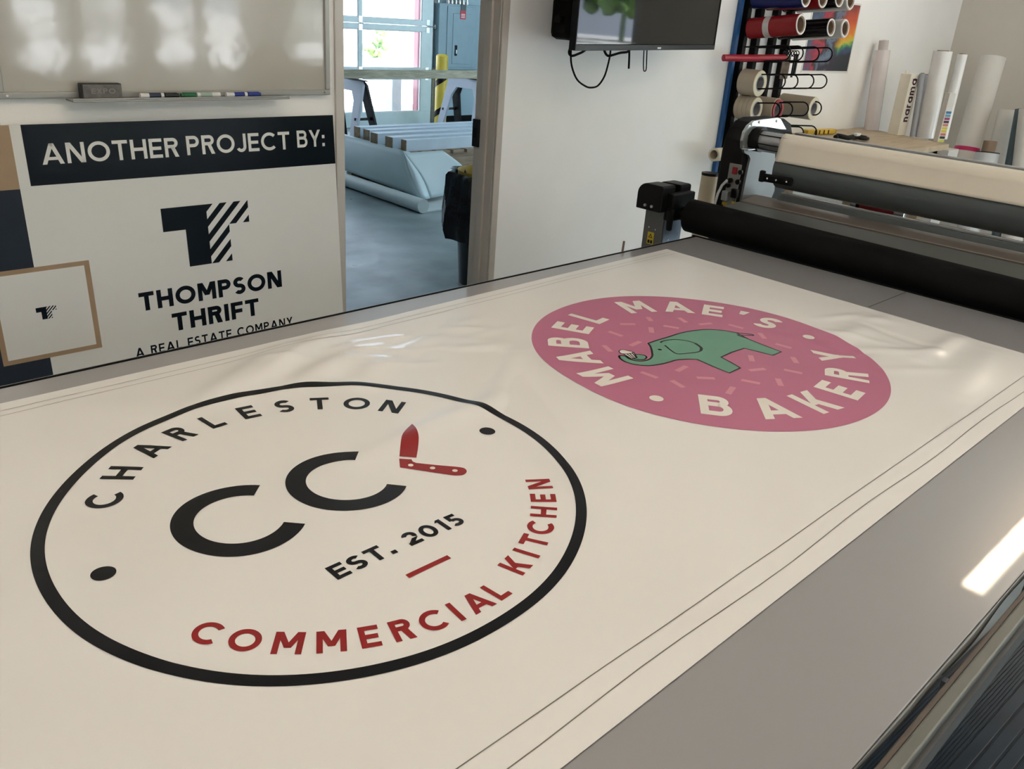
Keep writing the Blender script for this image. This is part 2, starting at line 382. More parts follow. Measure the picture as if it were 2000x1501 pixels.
def strip(x0, x1, a, b, z0, z1):                 # a, b: near and far side, numbers or offsets from the rear edge
    f = lambda v, x: v if isinstance(v, float) else RY(x) + v[0]
    q = [(x0, f(a, x0)), (x1, f(a, x1)), (x1, f(b, x1)), (x0, f(b, x0))]
    return G().hexa([(x, y, z0) for x, y in q], [(x, y, z1) for x, y in q])
strip(TX0, TX1, TY0, (0,), TZ - .006, TZ).build('cutting_mat', mat_m, tb, bevel=.002)
strip(TX0, TX1 - .01, TY0 + .012, (-.012,), TZ - .05, TZ - .006).build('table_top', M('laminate_grey', (.30, .30, .30), .5), tb)
strip(TX0, TX1, (.0,), (.006,), TZ - .05, TZ + .002).build('rear_edge_strip', black_rub, tb)
strip(TX0, TX1, (.006,), (.020,), TZ - .05, TZ - .002).build('rear_rail', alu, tb, bevel=.003)
G().box(TX1, TX1 + .012, TY0, RY(TX1) + .02, TZ - .05, TZ + .003).build('end_strip', black_rub, tb, bevel=.002)
# seam of the mat
sa, sb = on_z(1697, 600, TZ), on_z(1775, 569, TZ)
G().add([(sa[0], sa[1], TZ + .0006), (sa[0], sa[1] + .0035, TZ + .0006), (TX1, sb[1] + .0035, TZ + .0006), (TX1, sb[1], TZ + .0006)], [(0, 1, 2, 3)]).build('mat_seam', black_pl, tb)
# near side: wavy clear lip, dark channel with cross brackets, brown seal and aluminium rail
lip = G()
def lipf(u, v):
    x = TX0 + (TX1 - TX0) * u; wv = .0035 * math.sin(x * 9.3) + .0025 * math.sin(x * 23.1 + 1)
    return (x, TY0 - .001 - .004 * v + wv * v * .5, TZ - .001 - .010 * v * v + wv * .4 * v)
lip.grid(lipf, 220, 3).build('edge_lip', M('smoky_clear_pvc', (.16, .16, .15), .15, var=.1, spec=.8), tb, smooth=True, solid=.0015)
G().box(TX0, TX1, .196, TY0 - .008, TZ - .075, TZ - .055).build('channel', M('dark_channel', (.05, .05, .05), .5), tb)
for k in range(14):
    x = TX0 + .16 + k * .365
    G().box(x, x + .012, .206, TY0 - .004, TZ - .055, TZ - .028).build('channel_bracket', alu_dull, tb)
G().box(TX0, TX1, .203, .211, TZ - .055, TZ - .004).build('brown_seal', M('brown_seal', (.09, .07, .055), .5), tb, bevel=.002)
G().box(TX0, TX1, .185, .203, TZ - .05, TZ - .001).build('side_rail', M('dull_side_rail', (.17, .17, .15), .42, .5, var=.06, scale=20), tb, bevel=.003)
G().box(TX0, TX1, .178, .185, TZ - .05, TZ - .014).build('side_skirt', M('dark_grey_skirt', (.07, .07, .07), .5), tb)
for x in (TX0 + .2, .5, 2.6):
    for y in (TY0 + .45, TY1 - .2):
        G().box(x - .035, x + .035, y - .035, y + .035, 0, TZ - .05).build('leg', alu_dull, tb, bevel=.004)
    G().box(x - .025, x + .025, TY0 + .485, TY1 - .235, .16, .22).build('stretcher', alu_dull, tb)

# ribbed standing mat on the floor along the near side
fm = T('floor_mat', 'dark navy ribbed rubber mat on the floor beside the table rail', 'mat', (1.8, .1, 0))
mdir = Vector((1, -.05, 0)).normalized(); mnor = Vector((-mdir.y, mdir.x, 0)); m0 = Vector((2.02, .317, 0))
def mat_pt(u, v, z): q = m0 + mdir * u + mnor * v; return (q.x, q.y, z)
def mat_slab(v0, v1, z0, z1): return G().hexa([mat_pt(-2.3, v0, z0), mat_pt(2.4, v0, z0), mat_pt(2.4, v1, z0), mat_pt(-2.3, v1, z0)], [mat_pt(-2.3, v0, z1), mat_pt(2.4, v0, z1), mat_pt(2.4, v1, z1), mat_pt(-2.3, v1, z1)])
mat_slab(-.62, .16, 0, .008).build('mat_base', M('navy_rubber', (.008, .014, .022), .5, var=.2), fm)
ribm = M('navy_rubber_rib', (.012, .024, .038), .40, var=.2)
for k in range(18): mat_slab(.0085 * k + .002, .0085 * k + .0075, .008, .0115).build('fine_rib', ribm, fm)
for k in range(16): mat_slab(-.038 * (k + 1) + .004, -.038 * k - .002, .008, .012).build('wide_rib', ribm, fm, bevel=.002)

# ================================================================== banner
def bridge(p, q, amp, wd):
    a = on_z(*p, TZ); b = on_z(*q, TZ); return (a[0], a[1], b[0], b[1], amp, wd)
RIDGES = [bridge(*r) for r in [
    ((985, 775), (690, 905), .0030, .022), ((1028, 690), (1230, 900), .0080, .046), ((985, 700), (1080, 880), -.006, .046), ((1005, 690), (960, 800), .0035, .020),
    ((262, 835), (290, 1090), .0055, .055), ((300, 1080), (330, 1300), .004, .06), ((215, 880), (200, 1120), -.003, .06),
    ((700, 690), (560, 765), .006, .030), ((640, 660), (470, 770), .0055, .032), ((560, 680), (380, 800), .005, .030), ((760, 700), (700, 750), .0035, .03),
    ((500, 930), (900, 1100), .003, .09), ((140, 1020), (20, 1260), .004, .05), ((900, 1180), (1250, 1320), .003, .07),
    ((1880, 655), (1800, 705), .004, .022), ((1930, 690), (1870, 770), .0035, .03), ((1700, 640), (1640, 660), .003, .03),
    ((1300, 905), (1420, 1110), .004, .05), ((80, 800), (330, 800), .003, .05), ((1150, 930), (1130, 1130), .003, .05)]]
rng = random.Random(3)
WRK = []
for k in range(46):      # fine wrinkles round the far middle of the sheet
    cx, cy = rng.gauss(1.32, .17), rng.gauss(1.60, .085); an = rng.gauss(-.25, .5); L_ = rng.uniform(.04, .10)
    WRK.append((cx - L_ * math.cos(an), cy - L_ * math.sin(an), cx + L_ * math.cos(an), cy + L_ * math.sin(an), rng.uniform(-.0016, .0022), rng.uniform(.010, .02)))
for k in range(14):
    cx, cy = rng.uniform(2.2, 2.65), rng.uniform(.6, 1.1); an = rng.gauss(-.8, .6); L_ = rng.uniform(.05, .14)
    WRK.append((cx - L_ * math.cos(an), cy - L_ * math.sin(an), cx + L_ * math.cos(an), cy + L_ * math.sin(an), rng.uniform(-.0015, .0022), rng.uniform(.012, .025)))
ALLR = np.array([(a, b, c, d, am * (2.3 if wd < .045 else 1.25), wd) for a, b, c, d, am, wd in RIDGES] + [(a, b, c, d, am * 2.0, wd) for a, b, c, d, am, wd in WRK])
def lift(x, y):
    ax, ay, bx, by, am, wd = ALLR.T
    dx, dy = bx - ax, by - ay; L2 = dx * dx + dy * dy
    t = np.clip(((x - ax) * dx + (y - ay) * dy) / L2, 0, 1); fade = np.sin(np.pi * np.clip(.12 + .76 * t, 0, 1))
    d2 = (x - ax - dx * t) ** 2 + (y - ay - dy * t) ** 2
    h = float((am * fade * np.exp(-d2 / (2 * wd * wd))).sum())
    h += .0016 * math.sin(3.1 * x + 2.0 * y) * math.sin(4.3 * y - 1.7 * x + .6) + .0011 * math.sin(9.7 * x + 5.3 * y) * math.sin(7.1 * y - 4.0 * x)
    e = min(1, max(0, (y - .44) / .12)) * min(1, max(0, (1.90 - y) / .12)) * min(1, max(0, (2.75 - x) / .12))
    return TZ + .0022 + max(0.0, h + .0018) * (e * e * (3 - 2 * e))
vinyl = M('glossy_white_vinyl', (.76, .745, .72), .25, var=.015, scale=3, spec=.5)
bn = T('printed_banner', 'wide cream vinyl banner with two round printed logos lying on the table', 'banner', (.9, 1.15, TZ))
BX0 = -1.3
def edge_far(x): return 1.83 if x < 1.3 else 1.83 + (x - 1.3) * .038
def edge_near(x): return .452 + .004 * x
def edge_end(v): return 2.687 + .05 * v
def sheet(u, v):
    x = BX0 + (edge_end(v) - BX0) * u; y = edge_near(x) + (edge_far(x) - edge_near(x)) * v
    return (x, y, lift(x, y))
G().grid(sheet, 680, 250).build('sheet', vinyl, bn, smooth=80)
E0 = 1.0      # print layers: each lies a hair above the one below
INK = {'black': M('black_ink', (.005, .0055, .007), .28, var=.1, spec=.16), 'red': M('red_ink', (.27, .010, .010), .33, var=.05, spec=.3),
       'pink': M('pink_ink', (.46, .135, .235), .38, var=.04, scale=5), 'rose': M('light_rose_ink', (.62, .26, .33), .38, var=.03),
       'green': M('green_ink', (.125, .30, .205), .38, var=.04), 'cream': M('cream_ink', (.76, .73, .66), .38, var=.02), 'hem': M('pencil_line', (.17, .16, .14), .6)}

# ------------------------------------------------------------------ drawn lettering (geometric sans built from bars and bows)
class Pen:      # collects small quads in a flat design plane
    def __init__(s): s.q = []; s.cut = [0]
    def mark(s):
        if s.cut[-1] != len(s.q): s.cut.append(len(s.q))
    def groups(s): c = s.cut + [len(s.q)]; return [s.q[a:b] for a, b in zip(c, c[1:]) if b > a]
    def quad(s, a, b, c, d, step):
        la = max(math.dist(a, b), math.dist(d, c)); lb = max(math.dist(a, d), math.dist(b, c))
        n, m = max(1, int(math.ceil(la / step))), max(1, int(math.ceil(lb / step)))
        P = lambda u, v: ((a[0] * (1 - u) + b[0] * u) * (1 - v) + (d[0] * (1 - u) + c[0] * u) * v, (a[1] * (1 - u) + b[1] * u) * (1 - v) + (d[1] * (1 - u) + c[1] * u) * v)
        s.q.append((n, m, [[P(i / n, j / m) for i in range(n + 1)] for j in range(m + 1)]))
    def mesh(s, g, fn, qs=None):
        for n, m, P in (s.q if qs is None else qs):
            o = len(g.v)
            for row in P:
                for p in row: g.v.append(tuple(float(c) for c in fn(*p)))
            for j in range(m):
                for i in range(n): g.f.append((o + j * (n + 1) + i, o + j * (n + 1) + i + 1, o + (j + 1) * (n + 1) + i + 1, o + (j + 1) * (n + 1) + i))
        return g
def bx(x0, y0, x1, y1): return [[(x0, y0), (x1, y0), (x1, y1), (x0, y1)]]
def sl(xa, ya, xb, yb, wx): return [[(xa, ya), (xa + wx, ya), (xb + wx, yb), (xb, yb)]]
def bow(cx, cy, rx, ry, a0, a1, t, n=None, tx=None):
    tx = t if tx is None else tx
    n = n or max(4, int(abs(a1 - a0) / 9)); out = []
    P = lambda a, k: (cx + (rx - tx * k) * math.cos(R_(a)), cy + (ry - t * k) * math.sin(R_(a)))
    for i in range(n):
        a, b = a0 + (a1 - a0) * i / n, a0 + (a1 - a0) * (i + 1) / n
        out.append([P(a, 0), P(b, 0), P(b, 1), P(a, 1)])
    return out
def glyph(c, t):
    k = t
    if c == 'A': W = .98; d = W / 2 - k * .58; return W, sl(0, 0, d, 1, k * 1.16) + sl(W - k * 1.16, 0, W - d - k * 1.16, 1, k * 1.16) + bx(.24, .2, W - .24, .2 + k * .9)
    if c in 'BPR':
        W = .74 if c == 'B' else .72; r = (.52 if c != 'P' else .58) / 2 + k * .04; top = 1; cy = top - r
        q = bx(0, 0, k, 1) + bx(k, top - k, W - r, top) + bx(k, top - 2 * r, W - r, top - 2 * r + k) + bow(W - r - .02, cy, r, r, -90, 90, k, tx=k)
        if c == 'B':
            r2 = (top - 2 * r + k) / 2; q += bx(k, 0, W - r2 + .03, k) + bow(W - r2 + .03, r2, r2, r2, -90, 90, k)
        if c == 'R': q += sl(W - k * 1.2, 0, .30, top - 2 * r + k * .4, k * 1.2)
        return W + (.04 if c == 'B' else 0), q
    if c == 'C': W = .94; return W, bow(.52, .5, .52, .5, 45, 315, k)
    if c == 'G': W = 1.0; return W, bow(.52, .5, .52, .5, 40, 330, k) + bx(.6, .42, .98, .42 + k) + bx(.98 - k, .2, .98, .5)
    if c == 'E': W = .66; return W, bx(0, 0, k, 1) + bx(k, 0, W, k) + bx(k, 1 - k, W, 1) + bx(k, .5 - k / 2, W * .93, .5 + k / 2)
    if c == 'F': W = .64; return W, bx(0, 0, k, 1) + bx(k, 1 - k, W, 1) + bx(k, .47 - k / 2, W * .93, .47 + k / 2)
    if c == 'H': W = .80; return W, bx(0, 0, k, 1) + bx(W - k, 0, W, 1) + bx(k, .5 - k / 2, W - k, .5 + k / 2)
    if c == 'I': return k, bx(0, 0, k, 1)
    if c == 'J': W = .56; return W, bx(W - k, .3, W, 1) + bow(W - .3, .3, .3, .3, 205, 360, k)
    if c == 'K': W = .80; return W, bx(0, 0, k, 1) + sl(k * .7, .38, W - k * 1.32, 1, k * 1.3) + sl(W - k * 1.25, 0, .26, .60, k * 1.25)
    if c == 'L': W = .60; return W, bx(0, 0, k, 1) + bx(k, 0, W, k)
    if c == 'M': W = .96; return W, bx(0, 0, k, 1) + bx(W - k, 0, W, 1) + sl(W / 2 - k * .55, .28, k * .15, 1, k * 1.1) + sl(W / 2 - k * .55, .28, W - k * 1.25, 1, k * 1.1)
    if c == 'N': W = .84; return W, bx(0, 0, k, 1) + bx(W - k, 0, W, 1) + sl(W - k * 1.3, 0, 0, 1, k * 1.3)
    if c == 'O': W = 1.04; return W, bow(.52, .5, .52, .5, 0, 360, k)
    if c == '0': W = .76; return W, bow(.38, .5, .38, .5, 0, 360, k)
    if c == 'S':
        W = .66; cx = W / 2; r1 = (1 + k) / 4; rx = W / 2
        return W, bow(cx, 1 - r1, rx, r1, 35, 270, k) + bow(cx, r1, rx, r1, 90, -145, k)
    if c == 'T': W = .74; return W, bx(0, 1 - k, W, 1) + bx(W / 2 - k / 2, 0, W / 2 + k / 2, 1 - k)
    if c == 'X': W = .84; return W, sl(0, 0, W - k * 1.25, 1, k * 1.25) + sl(W - k * 1.25, 0, 0, 1, k * 1.25)
    if c == 'Y': W = .86; return W, bx(W / 2 - k / 2, 0, W / 2 + k / 2, .42) + sl(W / 2 - k / 2, .38, 0, 1, k * 1.2) + sl(W / 2 - k * .7, .38, W - k * 1.2, 1, k * 1.2)
    if c == '1': W = .36; return W, bx(W - k, 0, W, 1) + sl(0, .80, W - k, 1, k * .9)
    if c == '2': W = .66; return W, bow(.33, .67, .33, .33, -35, 165, k) + sl(.0, k * .85, .335, .475, k * 1.45) + bx(0, 0, W, k)
    if c == '5': W = .64; return W, bow(.31, .32, .33, .32, -140, 125, k) + bx(.08, .5, .08 + k, 1) + bx(.08, 1 - k, .58, 1) + bx(.08 + k * .5, .5, .33, .5 + k * .55)
    if c == '.': return k * 1.15, bx(0, 0, k * 1.15, k * 1.15)
    if c == ':': return k * 1.15, bx(0, 0, k * 1.15, k * 1.15) + bx(0, .48, k * 1.15, .48 + k * 1.15)
    if c == "'": return .22, [[(.04, .66), (.16, .66), (.24, 1), (0, 1)]]
    if c == '-': return .36, bx(0, .42, .36, .42 + k)
    if c in 'narm':
        x = .74; r = .25
        if c == 'r': return .38, bx(0, 0, k, x) + bow(.27, x - .27, .27, .27, 60, 150, k)
        if c == 'n': return .56, bx(0, 0, k, x) + bow(.28, x - .28, .28, .28, 0, 150, k) + bx(.56 - k, 0, .56, x - .28)
        if c == 'm': return .92, bx(0, 0, k, x) + bow(.25, x - .25, .25, .25, 0, 150, k) + bx(.5 - k, 0, .5, x - .25) + bow(.67, x - .25, .25, .25, 0, 150, k) + bx(.92 - k, 0, .92, x - .25)
        if c == 'a': return .68, bow(.36, .37, .36, .37, 0, 360, k) + bx(.68 - k, 0, .68, x)
    return .34, []
def word(pen, txt, x0, x1, y0, h, t=.17, gap=.15, step=9.0):
    gl = [glyph(c, t) for c in txt]; tot = sum(g[0] for g in gl) + gap * (len(txt) - 1); sx = (x1 - x0) / tot; x = 0
    for W, qs in gl:
        pen.mark()
        for q in qs: pen.quad(*[(x0 + (x + p[0]) * sx, y0 + p[1] * h) for p in q], step)
        x += W + gap
def arcword(pen, items, c, r, h, t, inward, sx=1.0, step=.008):
    # items: (letter, angle in degrees); letters stand on a circle of mid radius r
    for ch, ang in items:
        pen.mark(); W, qs = glyph(ch, t); a = R_(ang)
        up = Vector((math.cos(a), math.sin(a))) * (-1 if inward else 1); rt = Vector((up.y, -up.x))
        o = Vector(c) + Vector((math.cos(a), math.sin(a))) * r
        for q in qs: pen.quad(*[tuple(o + rt * ((p[0] - W / 2) * h * sx) + up * ((p[1] - .5) * h)) for p in q], step)
def ink(pen, name, col, eps=E0, label=None):
    for qs in pen.groups(): pen.mesh(G(), lambda x, y: (x, y, lift(x, y) + .0004 + .0002 * eps), qs).build(name, INK[col], bn, smooth=80, label=label, fix=False)
def disc(pen, c, r, step=.012, n=40, rx=None):
    pen.mark(); rx = rx or r; m = max(1, int(math.ceil(r / .03)))
    for k in range(m):
        r0, r1 = k / m, (k + 1) / m
        for i in range(n):
            a, b = 2 * math.pi * i / n, 2 * math.pi * (i + 1) / n
            pen.quad(*[(c[0] + rx * q * math.cos(t), c[1] + r * q * math.sin(t)) for q, t in ((r0, a), (r1, a), (r1, b), (r0, b))], .05)
def area(pen, poly, step=.008):
    bm = bmesh.new(); f = bm.faces.new([bm.verts.new((p[0], p[1], 0)) for p in poly])
    bmesh.ops.triangulate(bm, faces=[f]); bm.verts.ensure_lookup_table()
    for _ in range(3): bmesh.ops.subdivide_edges(bm, edges=[e for e in bm.edges if e.calc_length() > step * 1.6], cuts=1, use_grid_fill=True)
    bmesh.ops.triangulate(bm, faces=bm.faces[:])
    pen.tri = getattr(pen, 'tri', []) + [[tuple(v.co[:2]) for v in f.verts] for f in bm.faces]; bm.free()
def ink_area(pen, name, col, eps, label=None):
    g = G()
    for t in pen.tri: g.add([(x, y, lift(x, y) + .0004 + .0002 * eps) for x, y in t], [(0, 1, 2)])
    pen.mesh(g, lambda x, y: (x, y, lift(x, y) + .0004 + .0002 * eps))
    return g.build(name, INK[col], bn, smooth=80, label=label, fix=False)
def line(pen, pts, w, step=.008, closed=False):
    n = len(pts); off = []
    for i in range(n):
        a = Vector(pts[i - 1] if (i or closed) else pts[i]); b = Vector(pts[(i + 1) % n] if (i < n - 1 or closed) else pts[i])
        d = (b - a).normalized(); off.append(Vector((-d.y, d.x)) * w / 2)
    for i in range(n if closed else n - 1):
        j = (i + 1) % n; p, q = Vector(pts[i]), Vector(pts[j]); pen.quad(tuple(p - off[i]), tuple(q - off[j]), tuple(q + off[j]), tuple(p + off[i]), step)
def smooth_pts(pts, closed=True, n=6):
    out = []; m = len(pts)
    for i in range(m if closed else m - 1):
        p0, p1, p2, p3 = [Vector(pts[(i + k) % m] if closed else pts[min(max(i + k, 0), m - 1)]) for k in (-1, 0, 1, 2)]
        for j in range(n):
            t = j / n; out.append(tuple(.5 * ((2 * p1) + (p2 - p0) * t + (2 * p0 - 5 * p1 + 4 * p2 - p3) * t * t + (3 * p1 - p0 - 3 * p2 + p3) * t ** 3)))
    if not closed: out.append(tuple(pts[-1]))
    return out

# logo one: black ring, letters, crossed-out C C with a red knife
C1, R1 = (.726, 1.136), .4665
P = Pen()
def oval(c, a, b, d, r, t): u = a * r * math.cos(t); v = b * r * math.sin(t); return (c[0] + u * d[0] - v * d[1], c[1] + u * d[1] + v * d[0])
for i in range(240):
    t0, t1 = 2 * math.pi * i / 240, 2 * math.pi * (i + 1) / 240
    P.quad(*[oval((.7264, 1.1336), .478, .452, (.865, .502), r, t) for r, t in ((1, t0), (1, t1), (.958, t1), (.958, t0))], .0075)
disc(P, (C1[0] - .387, C1[1] - .003), .0175); disc(P, (C1[0] + .386, C1[1] + .006), .0165)
ink(P, 'ring_print', 'black')
P = Pen()
arcword(P, list(zip('CHARLESTON', [147, 133.2, 119.4, 107, 95.2, 83, 71.3, 59.8, 47.6, 35.6])), C1, .368, .060, .20, False, .90)
ink(P, 'letter', 'black', label='black printed letter of CHARLESTON')
P = Pen()
arcword(P, list(zip('COMMERCIAL', [-147, -139.2, -130.8, -122.6, -115.2, -108.6, -101.8, -96.4, -90.8, -84.9])), C1, .396, .044, .205, True, .95)
arcword(P, list(zip('KITCHEN', [-74.2, -68.3, -62.6, -56.2, -48.6, -41.4, -33.8])), C1, .380, .046, .205, True, .92)
ink(P, 'letter', 'red', label='red printed letter of COMMERCIAL KITCHEN')
P = Pen()
for ox in (0, .2085):
    P.mark()
    for q in bow(C1[0] - .163 + ox, C1[1] + .010, .108, .108, 44, 312, .0355, n=60): P.quad(*q, .008)
ink(P, 'letter', 'black', label='large black printed letter C')
P = Pen(); word(P, 'EST. 2015', C1[0] - .132, C1[0] + .124, C1[1] - .227, .036, .21, .16, .008)
ink(P, 'letter', 'black', label='small black printed letter of EST. 2015')
P = Pen(); P.quad((C1[0] - .047, C1[1] - .290), (C1[0] + .036, C1[1] - .290), (C1[0] + .036, C1[1] - .280), (C1[0] - .047, C1[1] - .280), .012)
ink(P, 'bar_print', 'red', label='short red printed bar')
k1 = lambda x, y: (C1[0] + x, C1[1] + y)
P = Pen()
area(P, [k1(*p) for p in smooth_pts([(.176, .027), (.222, .080), (.248, .101), (.279, .119)], False) + smooth_pts([(.279, .119), (.268, .092), (.252, .064), (.227, .034), (.199, .004)], False)[1:]])
area(P, [k1(*p) for p in [(.170, .020), (.1875, .0045), (.184, -.004), (.186, -.012)] + smooth_pts([(.186, -.012), (.21, -.040), (.240, -.073), (.245, -.086), (.238, -.097), (.225, -.100), (.212, -.092)], False) + [(.151, -.008)]])
ink_area(P, 'knife_print', 'red', E0, 'red printed open folding knife')
P = Pen()
for x, y in ((.172, -.013), (.198, -.046), (.225, -.079)): disc(P, k1(x, y), .0052, n=14)
ink(P, 'rivet_print', 'cream', 2 * E0)

# logo two: pink disc, cream letters, sprinkles and a green elephant
C2, R2 = (1.907, 1.148), .470
P = Pen(); m = 46
for k in range(m):
    for i in range(240):
        a, b = 2 * math.pi * i / 240, 2 * math.pi * (i + 1) / 240; r0, r1 = R2 * k / m, R2 * (k + 1) / m
        P.quad(*[oval((1.9045, 1.1465), 1.013, .979, (.407, .914), r, t) for r, t in ((r0, a), (r1, a), (r1, b), (r0, b))], 1)
ink(P, 'disc_print', 'pink', label='large pink printed disc')
k2 = lambda x, y: (C2[0] + x, C2[1] + y)
P = Pen()
arcword(P, list(zip("MABEL", [173.5, 153.5, 135.7, 116.5, 99])), C2, .366, .108, .21, False, .86)
arcword(P, list(zip("MAE", [68, 47.2, 30.2])), C2, .371, .108, .21, False, .86)
arcword(P, [("'", 17.2)], C2, .366, .108, .21, False, 1.1)
arcword(P, [("S", 3.6)], C2, .366, .108, .21, False, .92)
arcword(P, list(zip("BAKERY", [-141.8, -120.6, -100.4, -81.6, -62.3, -40.8])), C2, .362, .108, .21, True, .88)
disc(P, k2(.360, -.112), .0165, n=24); disc(P, k2(-.367, -.117), .0165, n=24)
ink(P, 'letter', 'cream', 2 * E0, 'cream printed letter of the round text')
def eb(x, y):
    p = on_z(1150 + x * .225, 600 + y * .225, TZ); return (p[0], p[1])
P = Pen()
for a, b in [((510, 100), (540, 135)), ((270, 158), (402, 160)), ((780, 105), (845, 148)), ((645, 175), (780, 198)), ((955, 165), (1065, 153)), ((1212, 163), (1338, 197)), ((535, 188), (545, 235)), ((172, 220), (290, 262)), ((128, 340), (190, 395)), ((360, 345), (445, 308)),
             ((1480, 235), (1525, 285)), ((1620, 330), (1755, 368)), ((1400, 435), (1415, 488)), ((1765, 448), (1800, 503)), ((1390, 568), (1528, 555)), ((1690, 562), (1848, 595)), ((1635, 640), (1665, 703)), ((1320, 650), (1482, 682)), ((1205, 770), (1250, 710)),
             ((935, 628), (1090, 635)), ((715, 652), (820, 715)), ((452, 577), (592, 630)), ((762, 570), (845, 525))]:
    P.mark(); line(P, [eb(*a), eb(*b)], .0145)
ink(P, 'sprinkle_print', 'rose', 2 * E0, 'light rose printed sprinkle')
body = smooth_pts([(-.084, .124), (-.045, .124), (.004, .121), (.055, .120), (.105, .111), (.150, .094), (.185, .062), (.202, .030)], False) + \
    [(.185, -.02), (.178, -.07), (.173, -.131), (.126, -.132), (.118, -.095), (.108, -.056), (.05, -.053), (-.006, -.056), (-.018, -.095), (-.031, -.130), (-.085, -.132), (-.081, -.08), (-.073, -.026)] + \
    smooth_pts([(-.090, -.012), (-.121, .003), (-.150, .006), (-.180, .010), (-.212, .020), (-.235, .042), (-.244, .072), (-.236, .098), (-.222, .112)], False) + \
    smooth_pts([(-.212, .100), (-.219, .078), (-.212, .058), (-.194, .049), (-.172, .050), (-.150, .060), (-.130, .076), (-.112, .092), (-.096, .108)], False)
P = Pen(); area(P, [k2(*p) for p in body]); area(P, [k2(-.188 + .026 * math.cos(t), .072 + .017 * math.sin(t)) for t in [2 * math.pi * i / 20 for i in range(20)]]); curl = [(-.203 + .036 * math.cos(t) * .95, .083 + .030 * math.sin(t)) for t in [2 * math.pi * i / 24 for i in range(24)]]
ink_area(P, 'elephant_print', 'green', 2 * E0, 'green printed elephant')
P = Pen(); line(P, [k2(*p) for p in body], .0055, closed=True)
line(P, [k2(*p) for p in smooth_pts([(.203, .028), (.222, .004), (.230, -.006), (.224, -.012), (.206, .0), (.190, .016), (.186, .006), (.187, -.012)], False)], .0055)
line(P, [k2(*p) for p in smooth_pts([(-.050, .104), (-.045, .110), (-.020, .108), (.006, .095), (.022, .070), (.024, .045), (.012, .020), (-.006, .006), (-.028, .004), (-.055, .014), (-.082, .028), (-.078, .05), (-.058, .088)], False)], .005)
line(P, [k2(*p) for p in smooth_pts([(.025, .048), (.010, .018), (-.010, .005)], False)], .008)
line(P, [k2(*p) for p in smooth_pts([(-.206, .108), (-.190, .098), (-.172, .088), (-.165, .074), (-.172, .062), (-.190, .056), (-.204, .064), (-.208, .078)], False)], .0048)
disc(P, k2(-.096, .076), .0058, n=14); ink(P, 'outline_print', 'black', 3 * E0, 'thin black printed outline of the elephant')
P = Pen(); area(P, [k2(*p) for p in smooth_pts([(-.206, .120), (-.197, .133), (-.182, .134), (-.176, .122), (-.172, .106), (-.186, .104), (-.200, .110)])]); area(P, [k2(*p) for p in [(-.205, .110), (-.172, .104), (-.196, .074), (-.214, .078)]])
ink_area(P, 'cupcake_print', 'cream', 4 * E0, 'small printed cupcake in the trunk')
P = Pen(); line(P, [k2(*p) for p in smooth_pts([(-.206, .120), (-.197, .133), (-.182, .134), (-.176, .122), (-.172, .106), (-.186, .104), (-.200, .110)])], .003, closed=True)
for a, b in (((-.205, .110), (-.214, .078)), ((-.196, .108), (-.208, .077)), ((-.187, .107), (-.203, .076)), ((-.178, .105), (-.198, .075)), ((-.172, .104), (-.196, .074)), ((-.214, .078), (-.196, .074))): line(P, [k2(*a), k2(*b)], .0034)
ink(P, 'cupcake_outline_print', 'black', 5 * E0)
# hem guide lines
P = Pen()
line(P, [(BX0 + .1 + i * .1, .530) for i in range(40)], .0017, .05); P.mark(); line(P, [(BX0 + .1 + i * .1, .4955 + .003 * math.sin(i)) for i in range(40)], .0017, .05)
P.mark(); line(P, [(BX0 + .1 + i * .1, 1.768 + max(0, i * .1 - 2.4) * .036) for i in range(40)], .0015, .05); P.mark(); line(P, [(BX0 + .1 + i * .1, 1.792 + max(0, i * .1 - 2.4) * .036) for i in range(40)], .0015, .05)
ink(P, 'hem_line', 'hem', label='thin grey hem guide lines')

# ================================================================== whiteboard, eraser, markers
wb = T('whiteboard', 'large glossy whiteboard with a grey frame on the white wall', 'whiteboard', (1.45, WY - .01, 1.34))
wbm = M('whiteboard_gloss', (.46, .445, .395), .075, var=.02, scale=2, bump=.10, bscale=3.4, dist=.02, spec=.75)
WX0, WX1, WZb, WZt = .845, 2.075, 1.337, 2.50
fr = .020
G().box(WX0 + .01, WX1 - .01, WY - .016, WY - .004, WZb + .01, WZt - .01).build('writing_surface', wbm, wb)
grey_fr = M('grey_anodised_frame', (.36, .36, .34), .38, .3, var=.03)
for nm, b in (('bottom', (WX0, WX1, WZb, WZb + fr)), ('top', (WX0, WX1, WZt - fr, WZt)), ('left', (WX0, WX0 + fr, WZb + fr, WZt - fr)), ('right', (WX1 - fr, WX1, WZb + fr, WZt - fr))):
    G().box(b[0], b[1], WY - .026, WY - .001, b[2], b[3]).build('frame_rail', grey_fr, wb, bevel=.003)
for x in (WX0 + .025, WX1 - .03): G().cyl((x, WY - .029, WZb + .01), (x, WY - .025, WZb + .01), .004, n=10).build('frame_screw', chrome, wb)
tx0, tx1 = 1.045, 1.845
tray = G().box(tx0, tx1, WY - .095, WY - .026, WZb - .006, WZb).box(tx0, tx1, WY - .095, WY - .091, WZb, WZb + .006)
tray.build('marker_tray', M('grey_tray', (.34, .34, .335), .4, .3), wb, bevel=.0015)
TRZ = WZb
er = T('whiteboard_eraser', 'dark grey felt eraser standing on the whiteboard tray', 'eraser', (1.14, WY - .06, TRZ))
ex0, ex1 = on_y(160, 195, WY - .06)[0], on_y(240, 195, WY - .06)[0]
G().box(ex0, ex1, WY - .064, WY - .034, TRZ, TRZ + .050).build('felt', M('charcoal_felt', (.045, .045, .045), .95, var=.3, scale=60, bump=.4, bscale=300), er, bevel=.004)
